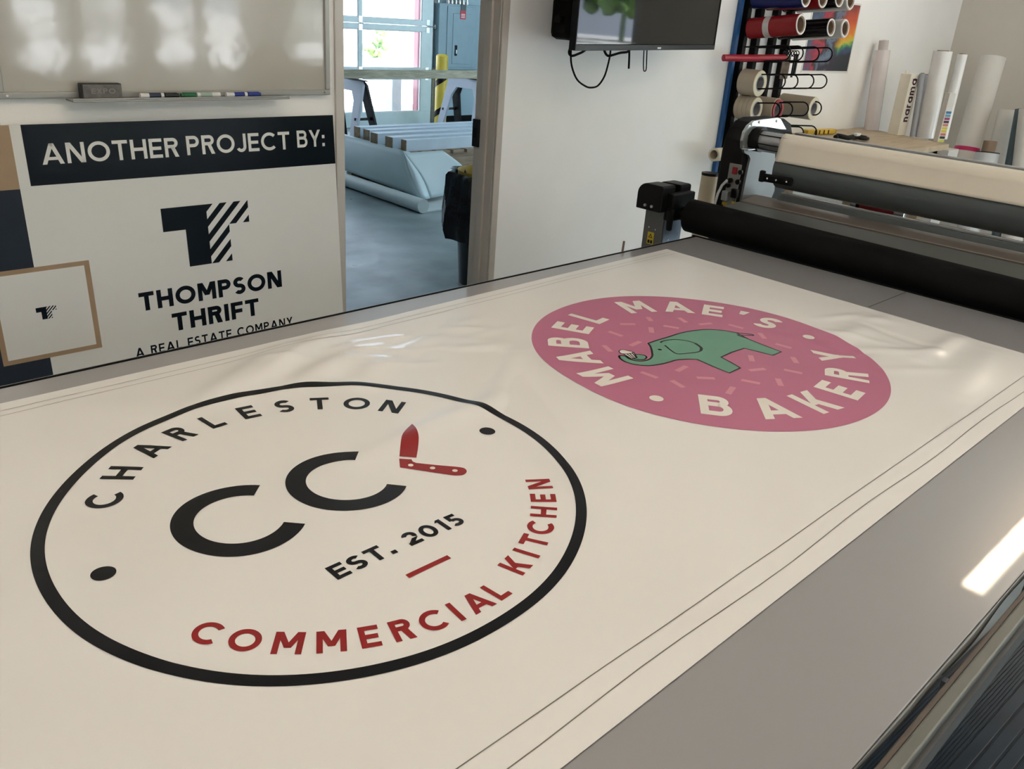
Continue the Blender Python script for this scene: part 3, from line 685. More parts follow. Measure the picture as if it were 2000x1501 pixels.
G().box(ex0 + .004, ex1 - .003, WY - .070, WY - .064, TRZ + .003, TRZ + .047).build('back_plate', M('grey_eraser_back', (.13, .125, .12), .6, var=.3, scale=40), er, bevel=.002)
mk = Pen(); word(mk, 'EXPO', ex0 + .03, ex1 - .025, TRZ + .018, .017, .2, .12, 1)
mk.mesh(G(), lambda x, y: (x, WY - .0704, y)).build('lettering', M('faded_grey_print', (.22, .21, .20), .6), er, fix=False)
mk_white = M('marker_white', (.72, .72, .70), .35)
def marker(u0, u1, cap, lab, label, flip):
    x0, x1 = on_y(u0, 190, WY - .07)[0], on_y(u1, 190, WY - .07)[0]; y, z, r = WY - .072, TRZ + .0105, .0088
    t = T('whiteboard_marker', label, 'marker', ((x0 + x1) / 2, y, TRZ), group='markers on the whiteboard tray')
    X = lambda f: x1 - (x1 - x0) * f if flip else x0 + (x1 - x0) * f
    G().cyl((X(0), y, z), (X(.60), y, z), r, n=16).build('barrel', mk_white, t, smooth=True)
    G().cyl((X(.63), y, z), (X(.94), y, z), r * 1.12, n=16).cyl((X(.94), y, z), (X(1), y, z), r * .8, n=16).build('cap', cap, t, smooth=True)
    G().cyl((X(.22), y, z), (X(.52), y, z), r * 1.03, n=16, caps=False).build('printed_sleeve', lab, t, smooth=True)
bk = M('marker_black', (.012, .012, .013), .3); gn = M('marker_green', (.012, .12, .045), .3); bl = M('marker_blue', (.012, .03, .22), .3); nv = M('marker_navy_label', (.02, .03, .07), .35)
marker(273, 349, bk, nv, 'whiteboard marker with a black cap next to the eraser', False)
marker(353, 429, gn, M('marker_green_label', (.35, .45, .38), .35), 'whiteboard marker with a green cap in the middle of the tray', True)
marker(441, 508, bl, bl, 'whiteboard marker with a blue cap at the right end of the tray', False)

# ================================================================== leaning sign board
SL = .0715; cs = math.sqrt(1 + SL * SL)
def sg(x, s, e=0.0):     # point on the sign face: x along the wall, s up the leaning face, e in front of it
    z = s / cs; return (x, 3.17 - (1.26 - z) * SL - e / cs, z + e * SL / cs)
sn = T('sign_board', 'large white leaning sign panel with a navy headline band under the whiteboard', 'sign', (1.2, 3.09, 0))
sgw = M('satin_white_panel', (.74, .735, .71), .40, var=.02, scale=2)
navy = M('navy_print', (.003, .007, .012), .2, var=.1, spec=.13); slate = M('slate_blue_print', (.020, .028, .043), .35, var=.08, spec=.2); tanp = M('tan_print', (.36, .245, .15), .4, var=.06)
def slab(x0, x1, s0, s1, e0, e1): return G().hexa([sg(x0, s0, e1), sg(x1, s0, e1), sg(x1, s0, e0), sg(x0, s0, e0)], [sg(x0, s1, e1), sg(x1, s1, e1), sg(x1, s1, e0), sg(x0, s1, e0)])
slab(-.36, 2.074, .004, 1.262, 0, .012).build('panel', sgw, sn, bevel=.001)
slab(.891, 2.0735, 1.067, 1.2615, .012, .0124).build('headline_band', navy, sn)
slab(-.36, .857, 1.060, 1.2615, .012, .0124).build('tan_block', tanp, sn)
slab(-.36, .857, .004, 1.060, .012, .0124).build('slate_block', slate, sn)
slab(.709, 1.035, .478, .800, .0126, .0130).build('tan_frame_block', tanp, sn)
slab(.726, 1.0165, .494, .784, .0131, .0134).build('blank_square', sgw, sn)
def print_on(pen, name, mat, e, label=None):
    g = G()
    for t in getattr(pen, 'tri', []): g.add([sg(x, y, e) for x, y in t], [(0, 1, 2)])
    if g.v or name == 'emblem': return pen.mesh(g, lambda x, y: sg(x, y, e)).build(name, mat, sn, label=label, fix=False)
    for qs in pen.groups(): pen.mesh(G(), lambda x, y: sg(x, y, e), qs).build(name, mat, sn, label=label, fix=False)
P = Pen(); word(P, 'ANOTHER', .938, 1.405, 1.133, .067, .17, .13); word(P, 'PROJECT', 1.436, 1.864, 1.136, .068, .17, .13); word(P, 'BY:', 1.898, 2.027, 1.140, .066, .17, .13)
print_on(P, 'letter', sgw, .0128, 'white headline letter')
P = Pen(); word(P, 'THOMPSON', 1.189, 1.781, .584, .070, .225, .13); word(P, 'THRIFT', 1.303, 1.668, .484, .070, .225, .13)
print_on(P, 'letter', navy, .0124, 'bold navy letter')
P = Pen(); word(P, 'A REAL ESTATE COMPANY', 1.150, 1.818, .411, .036, .185, .2)
print_on(P, 'letter', navy, .0124, 'small navy letter')
def clip(poly, a, b, c, keep):    # half plane a*x+b*y+c
    out = []; n = len(poly)
    for i in range(n):
        p, q = poly[i], poly[(i + 1) % n]; fp, fq = keep * (a * p[0] + b * p[1] + c), keep * (a * q[0] + b * q[1] + c)
        if fp >= 0: out.append(p)
        if fp * fq < 0: t = fp / (fp - fq); out.append((p[0] + (q[0] - p[0]) * t, p[1] + (q[1] - p[1]) * t))
    return out
def emblem(pen, fx):
    solid = [[(1.311, .866), (1.397, .866), (1.397, .952), (1.311, .952)], [(1.397, .724), (1.486, .724), (1.486, .952), (1.397, .952)]]
    for q in solid: pen.quad(*[fx(*p) for p in q], 9)
    half = [[(1.486, .868), (1.659, .868), (1.659, .952), (1.486, .952)], [(1.486, .724), (1.573, .724), (1.573, .868), (1.486, .868)]]
    pen.tri = getattr(pen, 'tri', [])
    for k in range(-6, 4):
        lo, hi = .809 + .0575 * k, .838 + .0575 * k
        for hq in half:
            q = clip(hq, -1, 1, 1.486 - lo, 1); q = clip(q, -1, 1, 1.486 - hi, -1) if len(q) > 2 else []
            for i in range(1, len(q) - 1): pen.tri.append([fx(*q[0]), fx(*q[i]), fx(*q[i + 1])])
P = Pen(); emblem(P, lambda x, y: (x, y)); print_on(P, 'emblem', navy, .0124, 'navy half-striped letter T emblem')
P = Pen(); k = .066 / .348; emblem(P, lambda x, y: (.838 + (x - 1.311) * k, .617 + (y - .724) * k)); print_on(P, 'emblem', navy, .0138, 'small striped T emblem in the blank square')

# ================================================================== garage things seen through the doorway, cool daylight tinted into their whites
c2 = lambda x, y: (640 + x / 2.503, y / 2.503)
d2 = lambda x, y: (660 + x / 6.667, 220 + y / 6.667)
# electrical cabinet
ecm = M('cabinet_grey_blue', (.23, .34, .40), .42, var=.03); Y = GY - .16
e0, e1 = on_y(*c2(548, 20), Y), on_y(*c2(742, 340), Y)
ec = T('electrical_cabinet', 'tall grey blue electrical cabinet on the garage wall', 'cabinet', ((e0[0] + e1[0]) / 2, GY - .08, e1[2]))
X0, X1, Z0, Z1 = e0[0], e1[0], e1[2], 1.745
G().box(X0, X1, Y, GY - .001, Z0, Z1).build('body', ecm, ec, bevel=.006)
dx0, dx1 = on_y(*c2(585, 60), Y)[0], on_y(*c2(722, 60), Y)[0]
G().box(dx0, dx1, Y - .012, Y, Z0 + .03, Z1 - .03).build('cover', ecm, ec, bevel=.004)
ix0, ix1 = on_y(*c2(612, 60), Y)[0], on_y(*c2(700, 60), Y)[0]
dd = G().box(ix0, ix1, Y - .02, Y - .012, Z0 + .08, Z1 - .13).build('door', ecm, ec, bevel=.003)
lx = on_y(*c2(626, 247), Y - .02); G().box(lx[0] - .022, lx[0] + .022, Y - .03, Y - .02, lx[2] - .075, lx[2] + .075).build('latch', black_pl, dd, bevel=.004)
G().box(lx[0] - .008, lx[0] + .012, Y - .036, Y - .03, lx[2] - .045, lx[2] + .01).build('latch_key', chrome, dd)
rx = on_y(*c2(661, 77), Y - .02); G().box(rx[0] - .052, rx[0] + .058, Y - .023, Y - .0205, rx[2] - .05, rx[2] + .07).build('warning_sticker', M('red_sticker', (.45, .03, .05), .4), dd)
for k in range(3): G().box(rx[0] - .035, rx[0] + .04, Y - .0236, Y - .0231, rx[2] - .03 + k * .022, rx[2] - .02 + k * .022).build('sticker_line', white_pl, dd)
G().box(rx[0] - .04, rx[0] + .06, Y - .022, Y - .012, Z1 - .09, Z1 + .0).build('nameplate', M('dark_grey_green', (.06, .09, .09), .4), ec)
for k in range(6):
    x = X0 + .22 + k * .075; G().cyl((x, GY - .09, Z1 - .01), (x, GY - .09, GZ - .02), .017, n=10).cyl((x, GY - .09, Z1), (x, GY - .09, Z1 + .04), .026, n=10).build('conduit', steel, ec, smooth=True)
# bollard
b0 = on_y(*c2(560, 275), 10.35)
bo = T('safety_bollard', 'yellow safety bollard with black stripes beside the garage door', 'bollard', (b0[0], 10.35, 0))
bym = M('safety_yellow', (.62, .47, .06), .4, var=.08)
G().cyl((b0[0], 10.35, 0), (b0[0], 10.35, b0[2]), .088, n=28).build('post', bym, bo, smooth=True)
G().lathe([(.088, 0), (.08, .015), (.05, .03), (.0, .035)], (b0[0], 10.35, b0[2]), 28).build('cap', bym, bo, smooth=True)
st = G()
def hel(z0, h):
    n = 24; vs = []
    for i in range(n + 1):
        t = 2 * math.pi * i / n + 2.4; z = z0 + .34 * (i / n)
        for dz in (0, h): vs.append((b0[0] + .0895 * math.cos(t), 10.35 + .0895 * math.sin(t), z + dz))
    st.add(vs, [(2 * i, 2 * i + 2, 2 * i + 3, 2 * i + 1) for i in range(n)])
for z in (.25, .68): hel(z - .1, .09)
st.build('stripe', black_pl, bo, smooth=True)
# sawhorses and the plank
shg = M('sawhorse_grey', (.34, .40, .48), .45, var=.05)
def sawhorse(bx_, by, label, lean=.20, bz=.84, L2=.36):
    t = T('sawhorse', label, 'sawhorse', (bx_, by, 0), group='folding sawhorses under the plank')
    for sgn, mat, nm in ((-1, shg, 'grey_leg_frame'), (1, black_pl, 'black_leg_frame')):
        g = G(); wide = L2 + .06
        def q(y, z): return (bx_ + sgn * (.03 + lean * (1 - z / bz)), by + y, z)
        outer = [(-wide, 0), (-L2, bz - .04), (-L2 + .05, bz), (L2 - .05, bz), (L2, bz - .04), (wide, 0)]
        inner = [(wide - .10, 0), (L2 - .13, bz - .22), (L2 - .20, bz - .12), (-L2 + .20, bz - .12), (-L2 + .13, bz - .22), (-wide + .10, 0)]
        poly = outer + inner
        n = len(poly); th = .035 * sgn
        pairs = [(0, 1, 10, 11), (1, 2, 9, 10), (2, 3, 8, 9), (3, 4, 7, 8), (4, 5, 6, 7)]
        vs = [q(*p) for p in poly] + [(q(*p)[0] - th, q(*p)[1], q(*p)[2]) for p in poly]
        fs = []
        for a in pairs: fs += [a, tuple(n + i for i in reversed(a))]
        fs += [(i, (i + 1) % n, n + (i + 1) % n, n + i) for i in range(n)]
        g.add(vs, fs); g.build(nm, mat, t, bevel=.004)
    G().box(bx_ - .035, bx_ + .035, by - L2, by + L2, bz, bz + .012).build('top_beam', black_pl, t, bevel=.004)
    for y in (-L2 + .02, L2 - .02): G().bar((bx_ - .14, by + y, .42), (bx_ + .14, by + y, .42), .02, .03).build('brace', black_pl, t)
sR = on_y(*c2(742, 392), 8.85); sL = on_y(*c2(158, 392), 8.85)
sawhorse(sL[0], 9.1, 'folding sawhorse under the left of the plank with grey and black legs')
sawhorse(sR[0] + .02, 9.1, 'folding sawhorse under the right of the plank in front of the bollard')
pw = M_wood('weathered_pine', (.20, .20, .14), (.36, .35, .26), stretch=(1.2, 10, 10))
tag(G().box(4.9, 9.3, 8.98, 9.04, .852, .852 + .100).build('wooden_plank', pw, bevel=.003), 'long weathered wooden plank lying across the two sawhorses', 'plank')
# pallet, boards, draped sheet, roll, floor sheets
pt = T('wooden_pallet', 'low wooden pallet under the stack of white boards', 'pallet', (5.9, 7.05, 0))
pm = M_wood('pallet_wood', (.22, .16, .10), (.36, .27, .18), stretch=(1, 12, 12))
for y in (6.56, 7.0, 7.44): G().box(5.1, 6.13, y, y + .09, 0, .40).build('stringer', pm, pt)
for k in range(6): G().box(5.1 + k * .178, 5.24 + k * .178, 6.5, 7.56, .40, .43).build('deck_board', pm, pt)
wbd = M('day_tinted_board', (.52, .65, .75), .5, var=.05); kend = M_wood('cut_board_end', (.16, .105, .05), (.27, .19, .10), stretch=(8, 8, 8))
bn_names = ['farthest', 'second farthest', 'middle', 'second nearest', 'nearest']
for i, (x0, yb, w_) in enumerate([(157, 675, .10), (203, 690, .10), (242, 708, .11), (315, 728, .11), (382, 742, .075)]):
    p = on_z(*c2(x0, yb), .43)
    t = T('wooden_beam', 'white faced wooden beam on the pallet, %s from the doorway' % bn_names[i], 'beam', (p[0] + 1.8, p[1] + .05, .43), group='white beams on the pallet')
    h_ = .105
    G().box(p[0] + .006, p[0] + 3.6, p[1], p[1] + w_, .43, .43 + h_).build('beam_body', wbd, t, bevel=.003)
    G().box(p[0], p[0] + .006, p[1], p[1] + w_, .43, .43 + h_).build('cut_end', kend, t)
shm = M('day_tinted_vinyl', (.52, .66, .70), .38, var=.03, scale=3)  # teal daylight cast mixed into the white sheet
sh = T('vinyl_sheet', 'white vinyl sheet draped over the pallet corner towards the floor', 'sheet', (5.1, 6.5, 0))
TL, TN, TR_ = on_z(*c2(40, 655), .44), on_z(*c2(372, 748), .44), on_z(*c2(560, 735), .44)
BL_, BN_ = (4.93, 7.55, .16), on_x(*c2(455, 968), 5.02)
BR_, BM_ = on_z(*c2(700, 862), .20), on_z(*c2(590, 932), .06)
def lerp(a, b, t): return tuple(a[i] + (b[i] - a[i]) * t for i in range(3))
def face1(u, v):
    p = lerp(lerp(TL, TN, u), lerp(BL_, BN_, u), v); b = math.sin(math.pi * v) * .03; return (p[0] - b, p[1] - b * .3, p[2] + (.012 if v == 0 else 0))
def face2(u, v):
    p = lerp(lerp(TN, TR_, u), lerp(on_z(*c2(500, 968), .05), BR_, u), v); b = math.sin(math.pi * v) * .05; d = math.sin(math.pi * u) * v * .05
    return (p[0] + b * .2, p[1] - b, max(.02, p[2] - d))
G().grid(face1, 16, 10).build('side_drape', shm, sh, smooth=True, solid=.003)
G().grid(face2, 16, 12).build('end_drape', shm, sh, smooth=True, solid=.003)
cr = [lerp(lerp(TN, BN_, t), lerp(TN, on_z(*c2(500, 968), .05), t), .5) for t in [i / 10 for i in range(11)]]
n_ = 10; g = G()
vs = []
for i in range(11):
    a = face1(1, i / 10); b = face2(0, i / 10)
    for k in range(7):
        u = k / 6; p = lerp(a, b, u); o = math.sin(math.pi * u) * (.012 + .03 * i / 10); vs.append((p[0] - o * .5, p[1] - o, p[2]))
g.add(vs, [(i * 7 + k, i * 7 + k + 1, (i + 1) * 7 + k + 1, (i + 1) * 7 + k) for i in range(10) for k in range(6)])
g.build('corner_fold', shm, sh, smooth=True, solid=.003)
def tp(u, v):
    p = lerp(lerp(TL, TN, u), lerp((TL[0] + .10, TL[1], .436), (TN[0] + .10, TN[1] + .03, .436), u), v); return (p[0], p[1], p[2])
G().grid(tp, 16, 2).build('top_hem', shm, sh, smooth=True, solid=.003)
r0, r1 = on_z(*c2(40, 862), .065), on_z(*c2(468, 1008), .065)
tag(G().cyl(r0, r1, .062, n=28).build('vinyl_roll', M('day_tinted_roll', (.54, .64, .65), .4, var=.03), smooth=True), 'long white vinyl roll lying on the concrete floor beside the pallet', 'roll')
q = [on_z(*d2(*p), .012) for p in ((1090, 1290), (1420, 1250), (1700, 1000), (1100, 1010))]
tag(G().hexa([(p[0], p[1], .0005) for p in q], q).build('floor_sheet', M('day_tinted_sheet', (.50, .60, .63), .45)), 'flat white sheet lying on the floor at the end of the roll', 'sheet')
pl = M('day_tinted_panel', (.55, .66, .74), .45, var=.03)
q = [on_z(*d2(*p), .215) for p in ((1540, 620), (2150, 545), (2000, 440), (1330, 478))]
sp_ = T('panel_stack', 'stack of white panels with pale yellow edges behind the beams', 'panels', (6.6, 7.3, 0))
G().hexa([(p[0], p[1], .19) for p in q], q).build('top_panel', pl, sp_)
G().hexa([(p[0], p[1], .13) for p in q], [(p[0], p[1], .188) for p in q]).build('yellow_board', M('pale_yellow_board', (.50, .47, .33), .6), sp_)
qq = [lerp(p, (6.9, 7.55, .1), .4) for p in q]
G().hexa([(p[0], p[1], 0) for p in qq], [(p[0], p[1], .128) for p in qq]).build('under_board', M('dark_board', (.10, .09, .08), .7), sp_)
q = [on_z(*d2(*p), .05) for p in ((1760, 820), (2250, 800), (2250, 775), (1710, 785))]
tag(G().hexa([(p[0], p[1], .0) for p in q], q).build('low_panel', M('pale_blue_panel', (.48, .62, .74), .4)), 'low pale blue panel on the floor below the panel stack', 'panel')
# waste bin with black bag
cx, cy = 3.915, 4.12
tc = T('waste_bin', 'dark waste bin lined with a shiny black bag behind the door jamb', 'bin', (cx, cy, 0))
binm = M('dark_teal_plastic', (.012, .022, .028), .45)
G().lathe([(.0, .0), (.19, .0), (.24, .70), (.235, .70), (.185, .02), (.0, .02)], (cx, cy, 0), 36).build('bin_body', binm, tc, smooth=50)
bagm = M('black_bin_bag', (.004, .004, .005), .18, var=.1, bump=.7, bscale=8, dist=.03, spec=.4)
fw = lambda t, z: 1 + .035 * math.sin(9 * t + 3 * z) + .03 * math.sin(17 * t - 9 * z) + .02 * math.sin(31 * t)
G().lathe([(.225, .60), (.235, .70), (.25, .735), (.275, .74), (.292, .72), (.300, .62), (.315, .48), (.318, .38), (.300, .32), (.272, .33)], (cx, cy, 0), 72, fw).build('bag', bagm, tc, smooth=60)
G().lathe([(.205, .25), (.222, .735), (.230, .745), (.226, .70), (.21, .25)], (cx + .012, cy + .01, 0), 40).build('yellow_liner', M('yellow_card', (.42, .30, .05), .6), tc, smooth=40)

# ================================================================== television and its cables
tBL, tBR = Vector(on_y(1122, 99, 2.80)), Vector(on_y(1394, 97, 2.95))
td = (tBR - tBL); TWd = td.length; td.normalize(); tn = Vector((td.y, -td.x, 0)).normalized()   # tn points into the room
tv = T('television', 'wide black flat screen television mounted on the white wall', 'television', tuple(tBL + td * TWd / 2))
TH = TWd * .575
def tp3(a, h, e): return tuple(tBL + td * a + Vector((0, 0, h)) + tn * e)
def tslab(a0, a1, h0, h1, e0, e1): return G().hexa([tp3(a0, h0, e1), tp3(a1, h0, e1), tp3(a1, h0, e0), tp3(a0, h0, e0)], [tp3(a0, h1, e1), tp3(a1, h1, e1), tp3(a1, h1, e0), tp3(a0, h1, e0)])
scr = M('tv_glass', (.004, .005, .005), .03, var=.05, spec=.42)
tslab(.006, TWd - .006, .028, TH - .006, -.01, 0).build('screen', scr, tv)
tslab(0, TWd, 0, TH, -.035, -.0101).build('housing', black_pl, tv, bevel=.004)
tslab(0, TWd, 0, .026, -.01, .004).build('lower_bezel', M('dark_bezel', (.008, .009, .010), .35, spec=.2), tv, bevel=.002)
tslab(0, .006, .026, TH, -.01, .003).build('side_bezel', black_pl, tv); tslab(TWd - .006, TWd, .026, TH, -.01, .003).build('side_bezel', black_pl, tv)
tslab(TWd * .535, TWd * .535 + .035, .006, .014, .004, .0046).build('logo_badge', M('pale_badge', (.6, .62, .62), .3), tv)
tslab(.25, TWd - .25, .1, TH - .15, -.075, -.035).build('rear_bulge', black_pl, tv, bevel=.01)
mt = tp3(TWd / 2, TH / 2, -.05); G().bar(mt, (mt[0], WY - .005, mt[2]), .12, .22).build('wall_bracket', black_met, tv)
b0, b1 = on_y(1099, 78, 3.10), on_y(1142, 10, 3.10)
wbx = T('wall_box', 'black rounded box on the wall half hidden behind the television', 'box', ((b0[0] + b1[0]) / 2, WY, b0[2]))
G().box(b0[0], b1[0], WY - .14, WY, b0[2], b1[2] + .04).build('box_body', M('matt_black_plastic', (.003, .003, .0035), .6, spec=.1), wbx, bevel=.03)
k0, k1_ = on_y(1088, 44, 3.12), on_y(1102, 31, 3.12); G().box(k0[0], k1_[0], WY - .1, WY - .06, k0[2], k1_[2]).build('plug', black_pl, wbx, bevel=.006)
def cable(name, px, y, label, r=.0045):
    pts = [on_y(u, v, y) for u, v in px]; sm = []
    for i in range(len(pts) - 1):
        p0, p1, p2, p3 = [Vector(pts[min(max(i + k, 0), len(pts) - 1)]) for k in (-1, 0, 1, 2)]
        for j in range(8):
            t = j / 8; sm.append(.5 * ((2 * p1) + (p2 - p0) * t + (2 * p0 - 5 * p1 + 4 * p2 - p3) * t * t + (3 * p1 - p0 - 3 * p2 + p3) * t ** 3))
    sm.append(Vector(pts[-1]))
    return tag(G().tube(sm, r, 8).build(name, black_rub, smooth=True), label, 'cable')
cable('hanging_cable', [(1118, 80), (1115, 105), (1117, 130), (1127, 155), (1143, 168), (1155, 171), (1168, 167), (1180, 150), (1187, 128), (1192, 104), (1192, 90)], 2.93, 'thin black cable hanging in a deep loop below the television')
cable('hanging_cable', [(1121, 85), (1113, 96), (1112, 105), (1118, 109), (1130, 105), (1140, 100), (1148, 92)], 2.94, 'short black cable loop at the lower left corner of the television', .006)
cable('hanging_cable', [(1178, 90), (1182, 103), (1188, 109), (1198, 107), (1212, 103), (1226, 101), (1232, 93)], 2.92, 'black cable sagging just under the middle of the television', .006)
cable('hanging_cable', [(1229, 92), (1229, 110), (1228, 134)], 2.92, 'stubby black cord hanging straight below the television', .005)
cable('pull_cord', [(1258, 92), (1257, 115), (1257, 135), (1259, 139), (1262, 135), (1263, 115), (1264, 92)], 2.92, 'narrow black cord loop hanging below the television badge', .003)
cable('hanging_cable', [(1090, -12), (1091, 15), (1093, 33)], 3.10, 'thin black cable running up from the wall box plug', .004)

# ================================================================== wall rack for vinyl rolls
BARS = [5.115, 5.27, 5.475, 5.65]
rk = T('roll_rack', 'black steel wall rack with a blue side board and wire hooks', 'rack', (5.35, WY, .7))
blue_m = M('blue_board', (.012, .085, .26), .45, var=.1)
G().box(5.03, 5.062, WY - .03, WY - .001, .72, 2.45).build('side_board', blue_m, rk, bevel=.002)
for x in BARS: G().box(x - .022, x + .022, WY - .045, WY - .001, .72, 2.45).build('upright_bar', black_met, rk, bevel=.003)
for z in (2.40, .78): G().box(5.085, 5.70, WY - .02, WY - .001, z, z + .04).build('cross_bar', black_met, rk)
ROWS = {0: 1.86, 1: 1.69, 2: 1.55, 3: 1.385, 4: 1.215, 5: 1.06}
def hook(x, zc, yend=2.83, sep=.085, rise=.03):
    pts = []; ys = WY - .04
    pts.append((x, ys, zc + sep / 2)); pts.append((x, yend + sep / 2, zc + rise + sep / 2))
    for k in range(1, 8):
        a = math.pi / 2 + math.pi * k / 8; pts.append((x, yend + sep / 2 + sep / 2 * math.cos(a), zc + rise + sep / 2 * math.sin(a)))
    pts.append((x, yend + sep / 2, zc + rise - sep / 2)); pts.append((x, ys, zc - sep / 2))
    return G().tube(pts, .0045, 8)
for r_, z in ROWS.items():
    for x in BARS:
        if r_ in (0, 1): continue
        hook(x, z).build('wire_hook', black_met, rk, smooth=True)
for r_ in (0, 1):
    for x in BARS: hook(x, ROWS[r_], 2.9, .06).build('wire_hook', black_met, rk, smooth=True)
vred = M('red_vinyl', (.24, .006, .010), .22, var=.08, spec=.28); vblack = M('black_vinyl', (.005, .005, .006), .2, spec=.3); vblue = M('navy_vinyl', (.004, .010, .075), .22, spec=.25); vwhite = M('white_vinyl', (.62, .60, .55), .35)
core_m = M('cardboard_core', (.26, .18, .12), .75, var=.1)
def vroll(end, bar, row, r, mat, label, ystart=WY - .07, grp='vinyl rolls on the wall rack', band=None):
    e = Vector(on_x(end[0], end[1], BARS[bar])); s = Vector((BARS[bar], ystart, ROWS[row] + .012 if row < 2 else ROWS[row]))
    t = T('vinyl_roll', label, 'roll', tuple(s), group=grp)
    G().pipe(s, e, r, r - .012).build('vinyl_wrap', mat, t, smooth=True)
    d = (e - s).normalized()
    G().pipe(e - d * .04, e + d * .004, r - .004, r - .013).build('paper_rim', paper_w, t, smooth=True)
    G().pipe(s + d * .002, e - d * .002, r - .0125, r - .020).build('core', core_m, t, smooth=True)
    if band: G().pipe(s + (e - s) * band[0], s + (e - s) * band[1], r + .0012, r - .001).build('paper_label', M('pale_tape', (.55, .50, .48), .5), t, smooth=True)
    return t
vroll((1563.6, 47.7), 0, 1, .061, vred, 'glossy red vinyl roll with a pale tape label on the rack', band=(.34, .46))
vroll((1622.6, 53.7), 2, 1, .056, vblack, 'glossy black vinyl roll beside the labelled red one')
vroll((1650, 55.5), 3, 1, .056, vwhite, 'white vinyl roll at the right end of the red and black row')
vroll((1574, -6), 0, 0, .060, vblue, 'navy blue vinyl roll on the top row of the rack')
vroll((1607, -4), 1, 0, .060, vred, 'dark red vinyl roll on the top row behind the navy one')
vroll((1639, -5), 2, 0, .060, vblack, 'black vinyl roll on the top row of the rack')
vroll((1661, 1), 3, 0, .057, vwhite, 'white vinyl roll at the right end of the top row')
# narrow red tube resting on the second hooks
a = Vector(on_y(1413, 113, WY - .085)); b = Vector(on_x(1533, 113, 5.27))
tr_ = T('red_tube', 'narrow red tube lying across the empty rack hooks', 'tube', tuple(a)); G().cyl(a, b, .02, n=20).build('tube_body', M('crimson_vinyl', (.36, .010, .03), .3), tr_, smooth=True)
tapem = M('masking_tape_tan', (.42, .355, .27), .6, var=.03); tape_e = M('tape_edge_cream', (.70, .64, .48), .6, var=.03); corew = M('grey_core', (.30, .30, .31), .6)
def troll(end, bar, row, r, ri, label, seg=1, ystart=WY - .08, ring=None):
    e = Vector(on_x(end[0], end[1], BARS[bar])); s = Vector((BARS[bar], ystart, e.z - .0))
    t = T('tape_roll', label, 'roll', tuple(s), group='tan transfer tape rolls on the rack')
    d = (e - s) / seg
    for k in range(seg): G().pipe(s + d * k + d.normalized() * .001, s + d * (k + 1) - d.normalized() * .001, r, ri + .002).build('tape_wrap', tapem, t, smooth=True)
    dn = d.normalized()
    G().pipe(e, e + dn * .0025, r - .002, ri + .004).build('tape_edge', tape_e, t, smooth=True)
    G().pipe(s, e + dn * .003, ri + .003, ri - .004).build('core', corew, t, smooth=True)
    if ring: G().pipe(e + dn * .001, e + dn * .012, ri + .022, ri + .002).build('red_ring', M('red_plastic', (.30, .012, .02), .4), t, smooth=True)
troll((1484, 163), 0, 3, .079, .044, 'plain tan tape roll alone on its rack hook')
troll((1477, 213), 0, 4, .072, .043, 'tan tape roll of several narrow bands on the lower hooks', seg=4)
troll((1517, 214), 1, 4, .070, .043, 'tan tape roll with a red ring at its end', ring=True)
troll((1589, 212), 3, 4, .074, .040, 'long tan tape roll with a cream end at the right')
troll((1470, 262), 0, 5, .070, .043, 'tan tape roll on the lowest hook behind the laminator')
# key tags hanging on the second hooks
kx = on_x(1535, 130, 5.45)
ky = T('key_tags', 'bundle of clear and black key tags hanging from the rack hooks', 'tags', kx)
G().box(kx[0] - .06, kx[0] + .04, kx[1] - .004, kx[1] + .004, kx[2] - .075, kx[2] + .06).build('clear_pouch', M('brown_clear_pouch', (.10, .07, .05), .15, var=.5, scale=30), ky, bevel=.003)
for k, (dx, dz) in enumerate(((.055, -.01), (.085, -.02))):
    G().box(kx[0] + dx, kx[0] + dx + .02, kx[1] - .02, kx[1] - .012, kx[2] - .075 - dz, kx[2] + .08).build('strap', black_pl, ky, bevel=.002)
for k in range(5): G().tube([(kx[0] - .05 + k * .035, kx[1] - .01 + .018 * math.cos(t), kx[2] + .082 + .018 * math.sin(t)) for t in [2 * math.pi * i / 12 for i in range(12)]], .003, 6, closed=True).build('ring', black_met, ky)

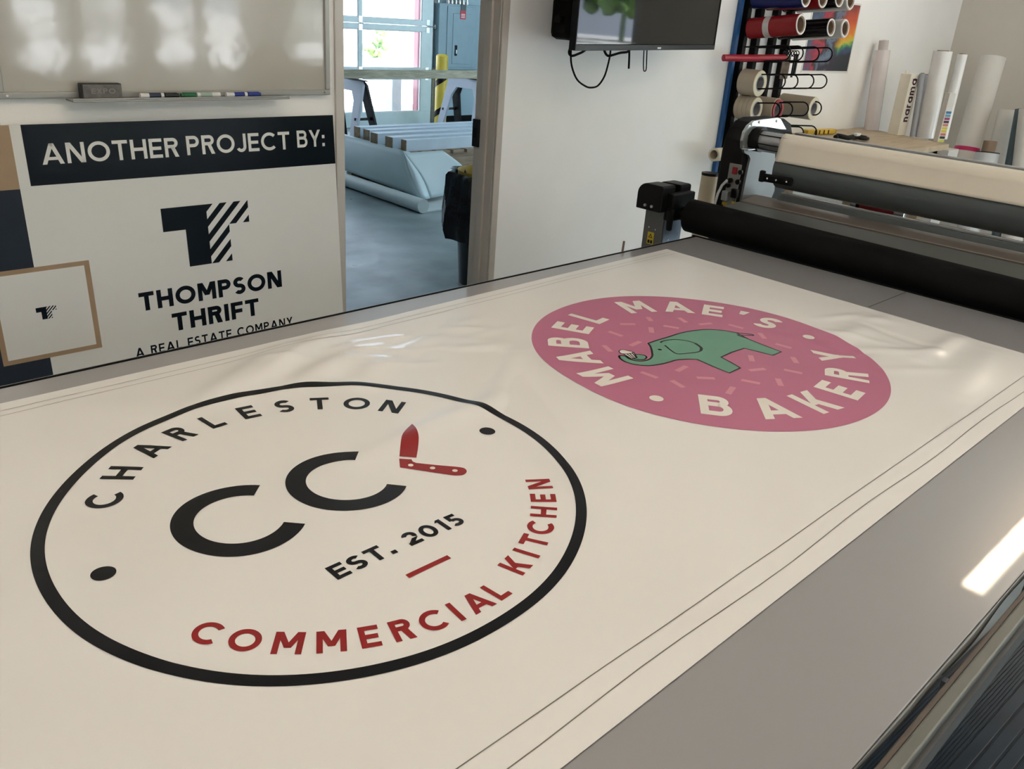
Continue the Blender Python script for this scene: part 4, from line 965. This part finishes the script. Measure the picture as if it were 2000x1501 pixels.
# ================================================================== poster
def M_poster():
    m = bpy.data.materials.new('abstract_poster'); m.use_nodes = True; nt = m.node_tree; N = nt.nodes; L = nt.links; b = N['Principled BSDF']; b.inputs['Roughness'].default_value = .3
    tc = N.new('ShaderNodeTexCoord'); sp = N.new('ShaderNodeSeparateXYZ'); L.new(tc.outputs['Generated'], sp.inputs[0])
    n = N.new('ShaderNodeTexNoise'); n.inputs['Scale'].default_value = 5; n.inputs['Detail'].default_value = 8; n.inputs['Distortion'].default_value = .6
    L.new(tc.outputs['Generated'], n.inputs['Vector'])
    def math_(op, a, b_):
        q = N.new('ShaderNodeMath'); q.operation = op
        for i, v in enumerate((a, b_)):
            if isinstance(v, (int, float)): q.inputs[i].default_value = v
            else: L.new(v, q.inputs[i])
        return q.outputs[0]
    def ramp(fac, stops):
        r = N.new('ShaderNodeValToRGB'); L.new(fac, r.inputs[0]); e = r.color_ramp.elements
        while len(e) < len(stops): e.new(.5)
        for i, (p, c) in enumerate(stops): e[i].position = p; e[i].color = c + (1,)
        return r.outputs[0]
    wob = math_('MULTIPLY', math_('SUBTRACT', n.outputs['Fac'], .5), .35)
    t = math_('ADD', math_('ADD', sp.outputs['Z'], math_('MULTIPLY', sp.outputs['X'], -.35)), wob)
    arc = ramp(t, [(0.0, (.012, .018, .03)), (.05, (.03, .08, .16)), (.10, (.05, .30, .12)), (.17, (.62, .52, .05)), (.27, (.80, .25, .03)), (.45, (.65, .10, .03)), (.65, (.22, .03, .03))])
    t2 = math_('ADD', math_('ADD', sp.outputs['X'], math_('MULTIPLY', n.outputs['Fac'], .9)), math_('MULTIPLY', sp.outputs['Z'], -.25))
    lf = ramp(t2, [(.25, (.010, .016, .035)), (.42, (.06, .11, .20)), (.50, (.22, .03, .08)), (.58, (.45, .04, .06)), (.68, (.012, .012, .018)), (.8, (.16, .22, .32)), (.95, (.02, .012, .03))])
    mk = N.new('ShaderNodeMapRange'); mk.interpolation_type = 'SMOOTHSTEP'; mk.inputs['From Min'].default_value = .55; mk.inputs['From Max'].default_value = .78
    L.new(math_('ADD', sp.outputs['X'], wob), mk.inputs['Value'])
    mx = N.new('ShaderNodeMix'); mx.data_type = 'RGBA'; L.new(mk.outputs[0], mx.inputs['Factor']); L.new(lf, mx.inputs[6]); L.new(arc, mx.inputs[7]); L.new(mx.outputs[2], b.inputs['Base Color'])
    return m
po = T('poster', 'dark colourful abstract poster with a rainbow streak behind the rack', 'poster', (6.33, WY, 1.44))
pz = on_y(1680, 11, WY)[2]
G().box(5.97, 6.685, WY - .003, WY - .0005, 1.44, pz + .012).build('white_border', paper_w, po)
G().box(5.985, 6.668, WY - .0045, WY - .003, 1.456, pz).build('picture', M_poster(), po)

# ================================================================== corner bench and what stands on it
BZ = 1.03
ply = M_wood('plywood', (.40, .31, .20), (.52, .42, .29), rough=.5, stretch=(2, 8, 8), scale=2)
be = T('workbench', 'plywood topped workbench in the corner behind the laminator', 'workbench', (6.2, 2.8, 0))
bp = [(5.78, 2.372), (6.80, 2.372), (7.14, 3.19), (5.78, 3.19)]
G().hexa([(x, y, BZ - .038) for x, y in bp], [(x, y, BZ) for x, y in bp]).build('bench_top', ply, be, bevel=.003)
for x, y in ((5.85, 2.46), (6.70, 2.46), (6.95, 3.08), (5.85, 3.08)): G().box(x - .04, x + .04, y - .04, y + .04, 0, BZ - .038).build('leg', pm, be)
G().box(5.85, 6.74, 2.42, 2.45, BZ - .14, BZ - .038).build('apron', pm, be)
def stand(top, bot, r, mat, name, label, z0=BZ, hollow=False, dx=-.06, sm=True, cat='roll', grp='rolls standing on the workbench'):
    b = Vector(on_z(bot[0], bot[1], z0)); b.x += dx; a = Vector(on_x(top[0], top[1], b.x))
    b.z = z0; a = b + (a - b); t = T(name, label, cat, tuple(b), group=grp); return t, b, a
shiny = M('plastic_wrapped_white', (.74, .73, .72), .13, var=.04, bump=.25, bscale=12, dist=.01, spec=.6)
pinkish = M('plastic_wrapped_blush', (.72, .66, .66), .13, var=.04, bump=.25, bscale=12, dist=.01, spec=.6)
greywr = M('grey_wrapped', (.36, .38, .41), .22, var=.05, bump=.2, bscale=12)
t, b, a = stand((1724, 98), (1708, 253), .1, pinkish, 'paper_roll', 'blush white wrapped roll with a narrow core sticking out, leftmost on the bench')
G().cyl(b, a, .056, n=28).build('wrap', pinkish, t, smooth=True)
G().cyl(a, a + (a - b).normalized() * .07, .036, n=24).build('core', M('pale_core', (.52, .47, .46), .5), t, smooth=True)
G().cyl(a + (a - b).normalized() * .071, a + (a - b).normalized() * .075, .018, n=18).build('core_plug', white_pl, t, smooth=True)
# square carton
t, b, a = stand((1766, 144), (1757, 262), .1, None, 'roll_carton', 'tall cream square carton with dark lettering up its side', cat='carton', grp='rolls standing on the workbench')
cm = M('cream_carton', (.82, .78, .67), .45)
hgt = (a - b).length; ang = R_(-16); cx_, sx_ = math.cos(ang), math.sin(ang); hw = .048
def cart(u, v, z): return (b.x + u * cx_ - v * sx_, b.y + u * sx_ + v * cx_, b.z + z)
G().hexa([cart(-hw, -hw, 0), cart(hw, -hw, 0), cart(hw, hw, 0), cart(-hw, hw, 0)], [cart(-hw, -hw, hgt), cart(hw, -hw, hgt), cart(hw, hw, hgt), cart(-hw, hw, hgt)]).build('carton_body', cm, t, bevel=.003)
P = Pen(); word(P, 'narama', .10, hgt - .03, 0, .062, .2, .14)
P.mesh(G(), lambda x, y: cart(hw * .8 - y * 1.0 - .012, -hw - .0006, x)).build('lettering', M('plum_print', (.05, .015, .04), .4), t, label='dark plum lettering', fix=False)
G().cyl(cart(-.02, .02, hgt), cart(-.02, .02, hgt + .02), .014, n=12).build('flap_tip', cm, t)
for tp_, bt, r, mt_, lb in [((1802, 144), (1789, 266), .022, greywr, 'thin grey wrapped roll just right of the cream carton'), ((1812, 146), (1798, 258), .026, greywr, 'thin blue grey roll half hidden by the big glossy roll'),
                            ((1842, 100), (1812, 268), .066, shiny, 'big glossy white wrapped roll in the middle of the bench group'), ((1880, 106), (1846, 270), .036, shiny, 'slim white wrapped roll at the right end of the bench group')]:
    t, b, a = stand(tp_, bt, r, mt_, 'paper_roll', lb, dx={.026: -.05, .022: -.06}.get(r, -.06))
    G().cyl(b, a, r, n=28).build('wrap', mt_, t, smooth=True); G().pipe(a, a + (a - b).normalized() * .006, r * .62, r * .45).build('core', core_m, t, smooth=True)
t, b, a = stand((1855, 181), (1839, 276), .02, cm, 'colour_strip_box', 'narrow white box printed with a strip of colour patches', cat='box')
hgt = (a - b).length; hw = .026; ang = R_(-34); cx_, sx_ = math.cos(ang), math.sin(ang)
G().hexa([cart(-hw, -hw, 0), cart(hw, -hw, 0), cart(hw, hw, 0), cart(-hw, hw, 0)], [cart(-hw, -hw, hgt), cart(hw, -hw, hgt), cart(hw, hw, hgt), cart(-hw, hw, hgt)]).build('box_body', M('white_box', (.64, .62, .58), .45), t, bevel=.002)
cols = [(.55, .60, .08), (.01, .01, .01), (.5, .12, .12), (.60, .48, .02), (.60, .48, .02), (.5, .16, .14), (.04, .004, .02), (.25, .02, .12), (.10, .30, .42), (.01, .14, .30)]
for k, c in enumerate(cols):
    z0, z1 = hgt * (.01 + .064 * k), hgt * (.06 + .064 * k)
    G().add([cart(-hw * .7, -hw - .0006, z0), cart(hw * .95, -hw - .0006, z0), cart(hw * .95, -hw - .0006, z1), cart(-hw * .7, -hw - .0006, z1)], [(0, 1, 2, 3)]).build('colour_patch', M('patch_%d' % k, c, .4), t)
# tools on the bench
yk = on_z(1590, 262, BZ); tagm = M('tool_yellow', (.62, .40, .03), .45, var=.1)
yt = T('yellow_tool', 'yellow plastic hand tool lying on the bench behind the laminator', 'tool', (yk[0], yk[1], BZ))
pA, pB = Vector(on_z(1572, 258, BZ + .02)), Vector(on_z(1626, 256, BZ + .02))
G().bar(pA, pB, .05, .035).build('handle', tagm, yt, bevel=.008); G().bar(pB, pB + (pB - pA).normalized() * .03, .04, .03).build('tip', M('dark_yellow_tip', (.45, .28, .03), .5), yt, bevel=.006)
for k in range(4): q_ = pA.lerp(pB, .25 + .16 * k); G().bar(q_ + Vector((-.006, -.026, 0)), q_ + Vector((.006, -.026, 0)), .003, .028).build('grip_rib', black_pl, yt)
gA, gB = Vector(on_z(1632, 268, BZ + .016)), Vector(on_z(1686, 271, BZ + .016))
bt_ = T('black_strap_bundle', 'black fabric strap bundle with a white tag on the bench', 'strap', (gA.x, gA.y, BZ))
fab = M('black_fabric', (.018, .018, .020), .85, bump=.4, bscale=60)
pts = [gA.lerp(gB, k / 8) + Vector((.01 * math.sin(k * 1.9), .02 * math.sin(k * 1.3), .010 * abs(math.sin(k * 1.1)))) for k in range(9)]
G().tube(pts, .017, 10).build('strap_body', fab, bt_, smooth=True)
G().tube([gB + Vector((.03 * math.cos(t_), .03 * math.sin(t_), 0.004)) for t_ in [2 * math.pi * i / 14 for i in range(14)]], .012, 8, closed=True).build('strap_loop', fab, bt_, smooth=True)
q_ = gA.lerp(gB, .75); G().box(q_.x - .035, q_.x + .03, q_.y - .016, q_.y + .016, BZ + .034, BZ + .052).build('white_tag', paper_w, bt_, bevel=.004)
# carton under the bench end
p = on_x(1833, 299, 6.95); tag(G().box(p[0], p[0] + .2, p[1] - .07, p[1] + .12, 0, p[2] + .03).build('small_carton', M('white_small_carton', (.6, .58, .55), .5), bevel=.003), 'white carton standing on the floor beyond the bench corner', 'carton')

# tall rolls on the floor by the end wall
def floor_roll(tp_, bt, xa, xb, r, mat, label, extra=None, top_z=None):
    a, b = Vector(on_x(tp_[0], tp_[1], xa)), Vector(on_x(bt[0], bt[1], xb)); d = (b - a); b = a + d * ((a.z - .004) / -d.z)
    t = T('floor_roll', label, 'roll', tuple(b), group='tall rolls standing in the corner')
    G().cyl(b, a, r, n=32).build('wrap', mat, t, smooth=True); G().pipe(a, a + (a - b).normalized() * .003, r * .6, r * .45).build('core', core_m, t, smooth=True)
    return t, a, b
pw2 = M('matt_white_roll', (.68, .65, .60), .5, var=.02)
t, a, b = floor_roll((1940, 112), (1886, 300), 8.2, 8.05, .098, pw2, 'tall matt white roll tied with a pink band by the end wall')
f_ = .90 / 1.62; q_ = Vector(on_x(1889, 291, 8.06)); k_ = (a - q_).length / (a - b).length
G().pipe(a.lerp(b, k_ - .008), a.lerp(b, k_ + .012), .1005, .096).build('pink_band', M('hot_pink_tape', (.55, .015, .12), .4), t, smooth=True)
t, a, b = floor_roll((1929, 298), (1924, 318), 7.75, 7.74, .088, M('glossy_white_short', (.60, .61, .62), .3), 'short white roll with a brown cardboard core sticking up')
G().pipe(a, a + (a - b).normalized() * .09, .05, .04).build('brown_core', core_m, t, smooth=True); G().pipe(a - (a - b).normalized() * .004, a + (a - b).normalized() * .004, .0885, .045).build('dark_rim', black_pl, t, smooth=True)
floor_roll((1972, 216), (1948, 315), 8.1, 8.05, .085, pw2, 'grey white roll with a slanted top right of the brown core')
floor_roll((1992, 213), (1972, 320), 7.95, 7.9, .035, M('slate_roll', (.08, .12, .14), .5), 'slim dark slate roll between two white ones at the photo edge')
floor_roll((2010, 212), (1996, 325), 7.85, 7.83, .07, pw2, 'white roll at the far right edge beside the slate one')

# ================================================================== roll laminator at the end of the table
la = T('roll_laminator', 'wide roll laminator with a black front roller at the end of the table', 'laminator', (3.5, 1.1, 0))
YA, YB = 2.0, .10              # inner faces of the two side housings
XF = 3.40                      # front of the housings
prof = [(XF, .92), (XF, 1.20), (XF + .006, 1.255), (XF + .03, 1.300), (XF + .07, 1.330), (XF + .12, 1.342), (XF + .30, 1.342), (XF + .36, 1.32), (XF + .40, 1.26), (XF + .42, 1.10), (XF + .42, .92)]
hous = M('black_textured_cover', (.005, .005, .0055), .55, var=.1, bump=.1, bscale=300, spec=.2)
for ya, yb in ((YA + .01, YA + .130), (YB - .130, YB - .01)):
    h = G().prism(prof, lambda x, z: (x, ya, z), lambda x, z: (x, yb, z)).build('side_cover', hous, la, bevel=.012)
    G().box(XF + .02, XF + .40, ya + .01, yb - .01, 0, .92).build('side_leg', M('machine_grey', (.16, .165, .17), .45), la)
# silver inner plate with the roll cradle (on the far side, facing the camera)
def yz(u, v, y=YA): q = on_y(u, v, y); return (q[0], q[2])
sp_m = M('satin_steel_plate', (.50, .53, .53), .30, .85, var=.05, scale=10)
up = [yz(*p) for p in ((1449, 290), (1449, 275), (1453, 258), (1461, 245), (1472, 236), (1490, 233), (1518, 230), (1523, 232), (1528, 241), (1534, 252), (1524, 252), (1500, 248), (1482, 246), (1468, 252), (1460, 264), (1458, 278), (1459, 289))]
n = len(up); vs = [(x, YA - .004, z) for x, z in up] + [(x, YA + .009, z) for x, z in up]
quads = [(0, 1, 15, 16), (1, 2, 15), (2, 3, 14, 15), (3, 4, 13, 14), (4, 5, 12, 13), (5, 6, 11, 12), (6, 7, 8, 10, 11), (8, 9, 10)]
G().add(vs, quads + [tuple(n + i for i in reversed(q)) for q in quads] + [(i, (i + 1) % n, n + (i + 1) % n, n + i) for i in range(n)]).build('cradle_plate', sp_m, la)
for p in ((1467, 242), (1482, 238), (1516, 236)):
    q = yz(*p); G().cyl((q[0], YA - .009, q[1]), (q[0], YA - .004, q[1]), .006, n=10).build('bolt', chrome, la)
fl = yz(1450, 289); fr_ = yz(1512, 301); G().box(fl[0], fl[0] + .25, YA - .03, YA + .006, fl[1] - .006, fl[1]).build('cradle_shelf', M('bright_steel', (.75, .80, .78), .28, .9), la, bevel=.002)
low = [yz(*p) for p in ((1452, 290), (1453, 298), (1462, 303), (1465, 310), (1462, 322), (1456, 350), (1446, 401), (1500, 401), (1512, 372), (1514, 330), (1513, 300))]
G().prism(low, lambda x, z: (x, YA - .002, z), lambda x, z: (x, YA + .009, z)).build('side_plate', M('matt_grey_plate', (.20, .21, .21), .45, .5, var=.05), la)
# supply roll on its shaft, paper web and the dark pressure roller below it
RX, RZ, RR = 3.45, 1.268, .040
G().cyl((RX, YA + .008, RZ), (RX, YA - .035, RZ), .052, n=36).build('chuck', black_pl, la, smooth=True)
sh_ = G().cyl((RX, YA - .035, RZ), (RX, 1.82, RZ), .037, n=36).build('shaft', alu_dull, la, smooth=True)
for k in range(6):
    a_ = 2 * math.pi * (k + .35) / 6; G().bar((RX + .037 * math.cos(a_), YA - .036, RZ + .037 * math.sin(a_)), (RX + .037 * math.cos(a_), 1.835, RZ + .037 * math.sin(a_)), .008, .004).build('shaft_groove', black_pl, sh_)
G().cyl((RX, 1.860, RZ), (RX, YB + .10, RZ), RR - .001, n=48).build('supply_roll', M('cream_roll_core', (.62, .56, .46), .6), la, smooth=True)
film = M('dark_slate_film', (.075, .088, .092), .30, var=.06, scale=4)
PX_, PZ_, PR_ = 3.488, 1.163, .085
G().cyl((PX_, 1.868, PZ_), (PX_, YB + .08, PZ_), PR_, n=64).build('pressure_roller', film, la, smooth=True)
webp = [(RX + RR * math.cos(R_(a_)), RZ + RR * math.sin(R_(a_))) for a_ in range(20, 186, 11)] + [(3.4085, 1.245), (3.4045, 1.22), (3.4005, 1.197)]
def web(u, v):
    t = u * (len(webp) - 1); i_ = min(int(t), len(webp) - 2); f = t - i_; p = webp[i_]; q = webp[i_ + 1]
    wv = .0012 * math.sin(13 * v + 2 * u) * math.sin(29 * v) * u
    return (p[0] + (q[0] - p[0]) * f - wv - .0006, 1.862 + (YB + .09 - 1.862) * v, p[1] + (q[1] - p[1]) * f)
G().grid(web, 2 * (len(webp) - 1), 90).build('paper_web', M('cream_backing_paper', (.80, .73, .61), .55, var=.02, bump=.1, bscale=20), la, smooth=True, solid=.0008)
G().box(3.785, 3.81, YB, YA, 1.262, 1.2805).build('rear_bar', alu_dull, la, bevel=.003)
G().cyl(on_x(1500, 250, 3.72), on_x(1530, 257, 3.74), .015, n=16).build('rear_bar_pin', black_pl, la, smooth=True)
# lower roller under the film roll and nip rail
G().cyl((3.62, 1.90, 1.0), (3.62, YB + .05, 1.0), .04, n=32).build('nip_roller', black_rub, la, smooth=True)
G().box(3.475, 3.50, YB + .04, 1.86, 1.028, 1.052).build('nip_rail', M('slate_rail', (.16, .18, .185), .4, .4), la, bevel=.002)
G().box(3.496, 3.512, YB + .04, 1.86, 1.052, 1.059).build('rail_lip', alu, la, bevel=.001)
# black arm with bolts
A0, A1 = Vector(on_x(1490, 346, 3.385)), Vector(on_x(1548, 356, 3.385))
G().bar(A0, A1, .02, .034).build('pressure_arm', black_pl, la, bevel=.008)
G().bar(A0 + Vector((0, .004, -.02)), A0 + Vector((0, .004, .028)), .024, .02, up=(1, 0, 0)).build('arm_block', black_pl, la, bevel=.006)
for f_ in (.2, .5, .85):
    q = A0.lerp(A1, f_); G().cyl((q.x - .013, q.y, q.z), (q.x - .009, q.y, q.z), .004, n=10).build('bolt', chrome, la)
# infeed shelf in two tones
tanb = M('taupe_shelf', (.24, .205, .175), .35, .2, var=.04); gryb = M('olive_grey_shelf', (.15, .155, .145), .35, .2, var=.04)
def shelf(name, x0, z0, x1, z1, mat, th=.02):
    y0_, y1_ = YB, YA - .005
    return G().hexa([(x0, y0_, z0 - th), (x1, y0_, z1 - th), (x1, y1_, z1 - th), (x0, y1_, z0 - th)], [(x0, y0_, z0), (x1, y0_, z1), (x1, y1_, z1), (x0, y1_, z0)]).build(name, mat, la, bevel=.003)
shelf('infeed_shelf', 3.405, 1.008, 3.53, 1.023, tanb); shelf('infeed_lip', 3.385, 1.000, 3.405, 1.006, M('shelf_dark_strip', (.08, .075, .07), .4)); shelf('front_shelf', 3.205, .985, 3.385, 1.004, gryb)  # the narrow lip between the two shelves is darker
G().box(3.20, 3.36, YB, YA, .80, .94).build('front_beam', M('machine_dark', (.06, .062, .065), .5), la)
rd = on_x(1712, 407, 3.56); G().box(3.55, 3.56, rd[1] - .075, rd[1] + .085, 1.04, 1.075).build('red_guard', M('red_guard', (.34, .015, .02), .4), la)
for u in (1670, 1760): q = on_x(u, 405, 3.56); G().box(3.55, 3.56, q[1] - .02, q[1] + .02, 1.04, 1.072).build('guard_block', steel, la)
# control panel on the front of the far housing
cp = G().box(XF - .008, XF, YA + .012, YA + .072, .955, 1.158).build('control_panel', M('panel_grey', (.20, .195, .185), .4, var=.04), la, bevel=.003)
def pan(u, v): q = on_x(u, v, XF - .008); return q[1], q[2]
y_, z_ = pan(1436, 333); G().box(XF - .016, XF - .008, y_ - .011, y_ + .011, z_ - .015, z_ + .015).build('red_switch', M('red_switch', (.22, .006, .01), .3), cp, bevel=.002)
for u, v, r in ((1448, 336, .010), (1428, 352, .011), (1443, 355, .011), (1424, 362, .009)):
    y_, z_ = pan(u, v); G().cyl((XF - .02, y_, z_), (XF - .008, y_, z_), r, n=18).build('knob', black_pl, cp, smooth=True)
y_, z_ = pan(1437, 377); G().box(XF - .03, XF - .008, y_ - .016, y_ + .014, z_ - .02, z_ + .02).build('socket', black_pl, cp, bevel=.005)
y_, z_ = pan(1421, 380); G().box(XF - .035, XF - .004, y_ - .013, y_ + .016, z_ - .024, z_ + .018).build('connector', alu_dull, cp, bevel=.004)
for u in (1415, 1434): y_, z_ = pan(u, 397); G().box(XF - .0095, XF - .008, y_ - .012, y_ + .012, z_ - .007, z_ + .007).build('yellow_sticker', M('sticker_yellow', (.55, .40, .03), .4), cp)
cab = [on_x(u, v, 3.37) for u, v in ((1420, 352), (1410, 362), (1402, 378), (1396, 398), (1394, 420))]
G().tube(cab, .006, 8).build('grey_hose', M('pale_hose', (.55, .55, .53), .4), la, smooth=True)
# front roller on its bracket
FX, FZ, FR = 3.125, .957, .069
G().cyl((FX, 2.055, .957), (FX, YB - .02, .932), FR, n=48).build('front_roller', black_rub, la, smooth=True)
G().cyl((FX, 2.10, FZ), (FX, 2.05, FZ), .03, n=20).build('roller_axle', black_pl, la, smooth=True)
psm = M('post_grey_steel', (.13, .13, .125), .38, .5, var=.05); psb = M('post_blue_steel', (.20, .23, .27), .28, .8, var=.1)
post = G().box(3.05, 3.055, 2.135, 2.235, 0, 1.03).build('bracket_post', psm, la)
G().box(3.055, 3.18, 2.13, 2.137, 0, 1.02).build('post_side', psb, la); G().box(3.055, 3.18, 2.137, 2.235, 0, 1.02).build('post_core', psm, la)
def cap(x0, x1, y0_, y1_, z0, z1, r):
    pr = [(y0_, z0), (y0_, z1 - .006), (y0_ + .006, z1)] + [(y1_ - r + r * math.sin(t), z1 - r + r * math.cos(t)) for t in [math.pi / 2 * i / 6 for i in range(7)]] + [(y1_, z0)]
    return G().prism(pr, lambda y, z: (x0, y, z), lambda y, z: (x1, y, z))
cap(3.0, 3.09, 2.125, 2.255, .965, 1.075, .045).build('end_cap', black_pl, la, bevel=.006)
cap(3.128, 3.205, 2.125, 2.255, .965, 1.072, .045).build('end_cap', black_pl, la, bevel=.006)
G().box(3.04, 3.20, 2.095, 2.135, .93, 1.045).build('axle_block', black_pl, la, bevel=.006)
G().hexa([(3.035, 2.088, .89), (3.055, 2.088, .89), (3.055, 2.112, .89), (3.035, 2.112, .89)], [(3.035, 2.09, .985), (3.06, 2.09, .985), (3.06, 2.12, .985), (3.035, 2.12, .985)]).build('release_lever', black_pl, la, bevel=.008)
for y_ in (2.17, 2.205): G().cyl((2.994, y_, .985), (3.0, y_, .985), .006, n=12).build('bolt', alu, la)
for y_, z_ in ((2.205, .885), (2.17, .88)): G().cyl((3.046, y_, z_), (3.05, y_, z_), .003, n=8).build('bolt', chrome, la)
for x_, z_ in ((3.10, .93), (3.13, .945), (3.16, .86), (3.09, .84)): G().cyl((x_, 2.127, z_), (x_, 2.13, z_), .003, n=8).build('bolt', chrome, la)
q = on_x(1271, 464, 3.049)
sk = G().box(3.0475, 3.0495, q[1] - .015, q[1] + .018, q[2] - .028, q[2] + .024).build('warning_sticker', M('sticker_yellow', (.55, .40, .03), .4), la)
def pt_(dy, dz): return (3.0472, q[1] + dy, q[2] + dz)
G().add([pt_(-.009, 0), pt_(.012, 0), pt_(.0015, .019)], [(0, 1, 2)]).build('warning_triangle', black_pl, sk)
G().add([(3.0470, q[1] - .004, q[2] + .0025), (3.0470, q[1] + .007, q[2] + .0025), (3.0470, q[1] + .0015, q[2] + .0125)], [(0, 1, 2)]).build('triangle_field', M('sticker_yellow', (.55, .40, .03), .4), sk)
for dy in (-.011, .003): G().add([pt_(dy, -.024), pt_(dy + .011, -.024), pt_(dy + .011, -.010), pt_(dy, -.010)], [(0, 1, 2, 3)]).build('pictogram', black_pl, sk)

# rolls standing behind the laminator corner
p1 = Vector(on_x(1387, 342, 3.75)); p0 = Vector(on_x(1378, 395, 3.75)); d = p0 - p1; p0 = p1 + d * ((p1.z - .004) / -d.z)
t = T('kraft_roll', 'cream paper roll with a black top standing behind the laminator', 'roll', tuple(p0))
G().cyl(p0, p1, .042, n=28).build('wrap', M('kraft_cream', (.56, .47, .34), .55), t, smooth=True); G().cyl(p1, p1 + Vector((0, 0, .012)), .043, n=28).build('end_plug', black_pl, t, smooth=True)
p1 = Vector(on_y(1394, 302, 3.03)); e_ = Vector(on_y(1426, 300, 3.03)); e_ = p1 + (e_ - p1).normalized() * .30
tag(G().pipe(p1, e_, .040, .028).build('short_tube', M('cream_tube', (.55, .49, .38), .55), smooth=True), 'short hollow cream tube on the lowest rack pegs beside the laminator cover', 'tube')
for f_ in (.85,): q = p1.lerp(e_, f_); G().tube([(q.x, WY - .002, q.z - .0445), (q.x, q.y, q.z - .0445), (q.x, q.y - .05, q.z - .0445), (q.x, q.y - .055, q.z - .02)], .0045, 8).build('peg', black_met, rk, smooth=True)
p = on_z(1226, 484, TZ + .012); tag(G().bar((p[0] - .004, p[1] + .02, TZ - .02), (p[0] + .012, p[1] + .03, TZ + .03), .008, .008).build('brown_stick', M('brown_stick', (.12, .07, .04), .5)), 'small brown stick poking up at the rear table edge', 'stick')
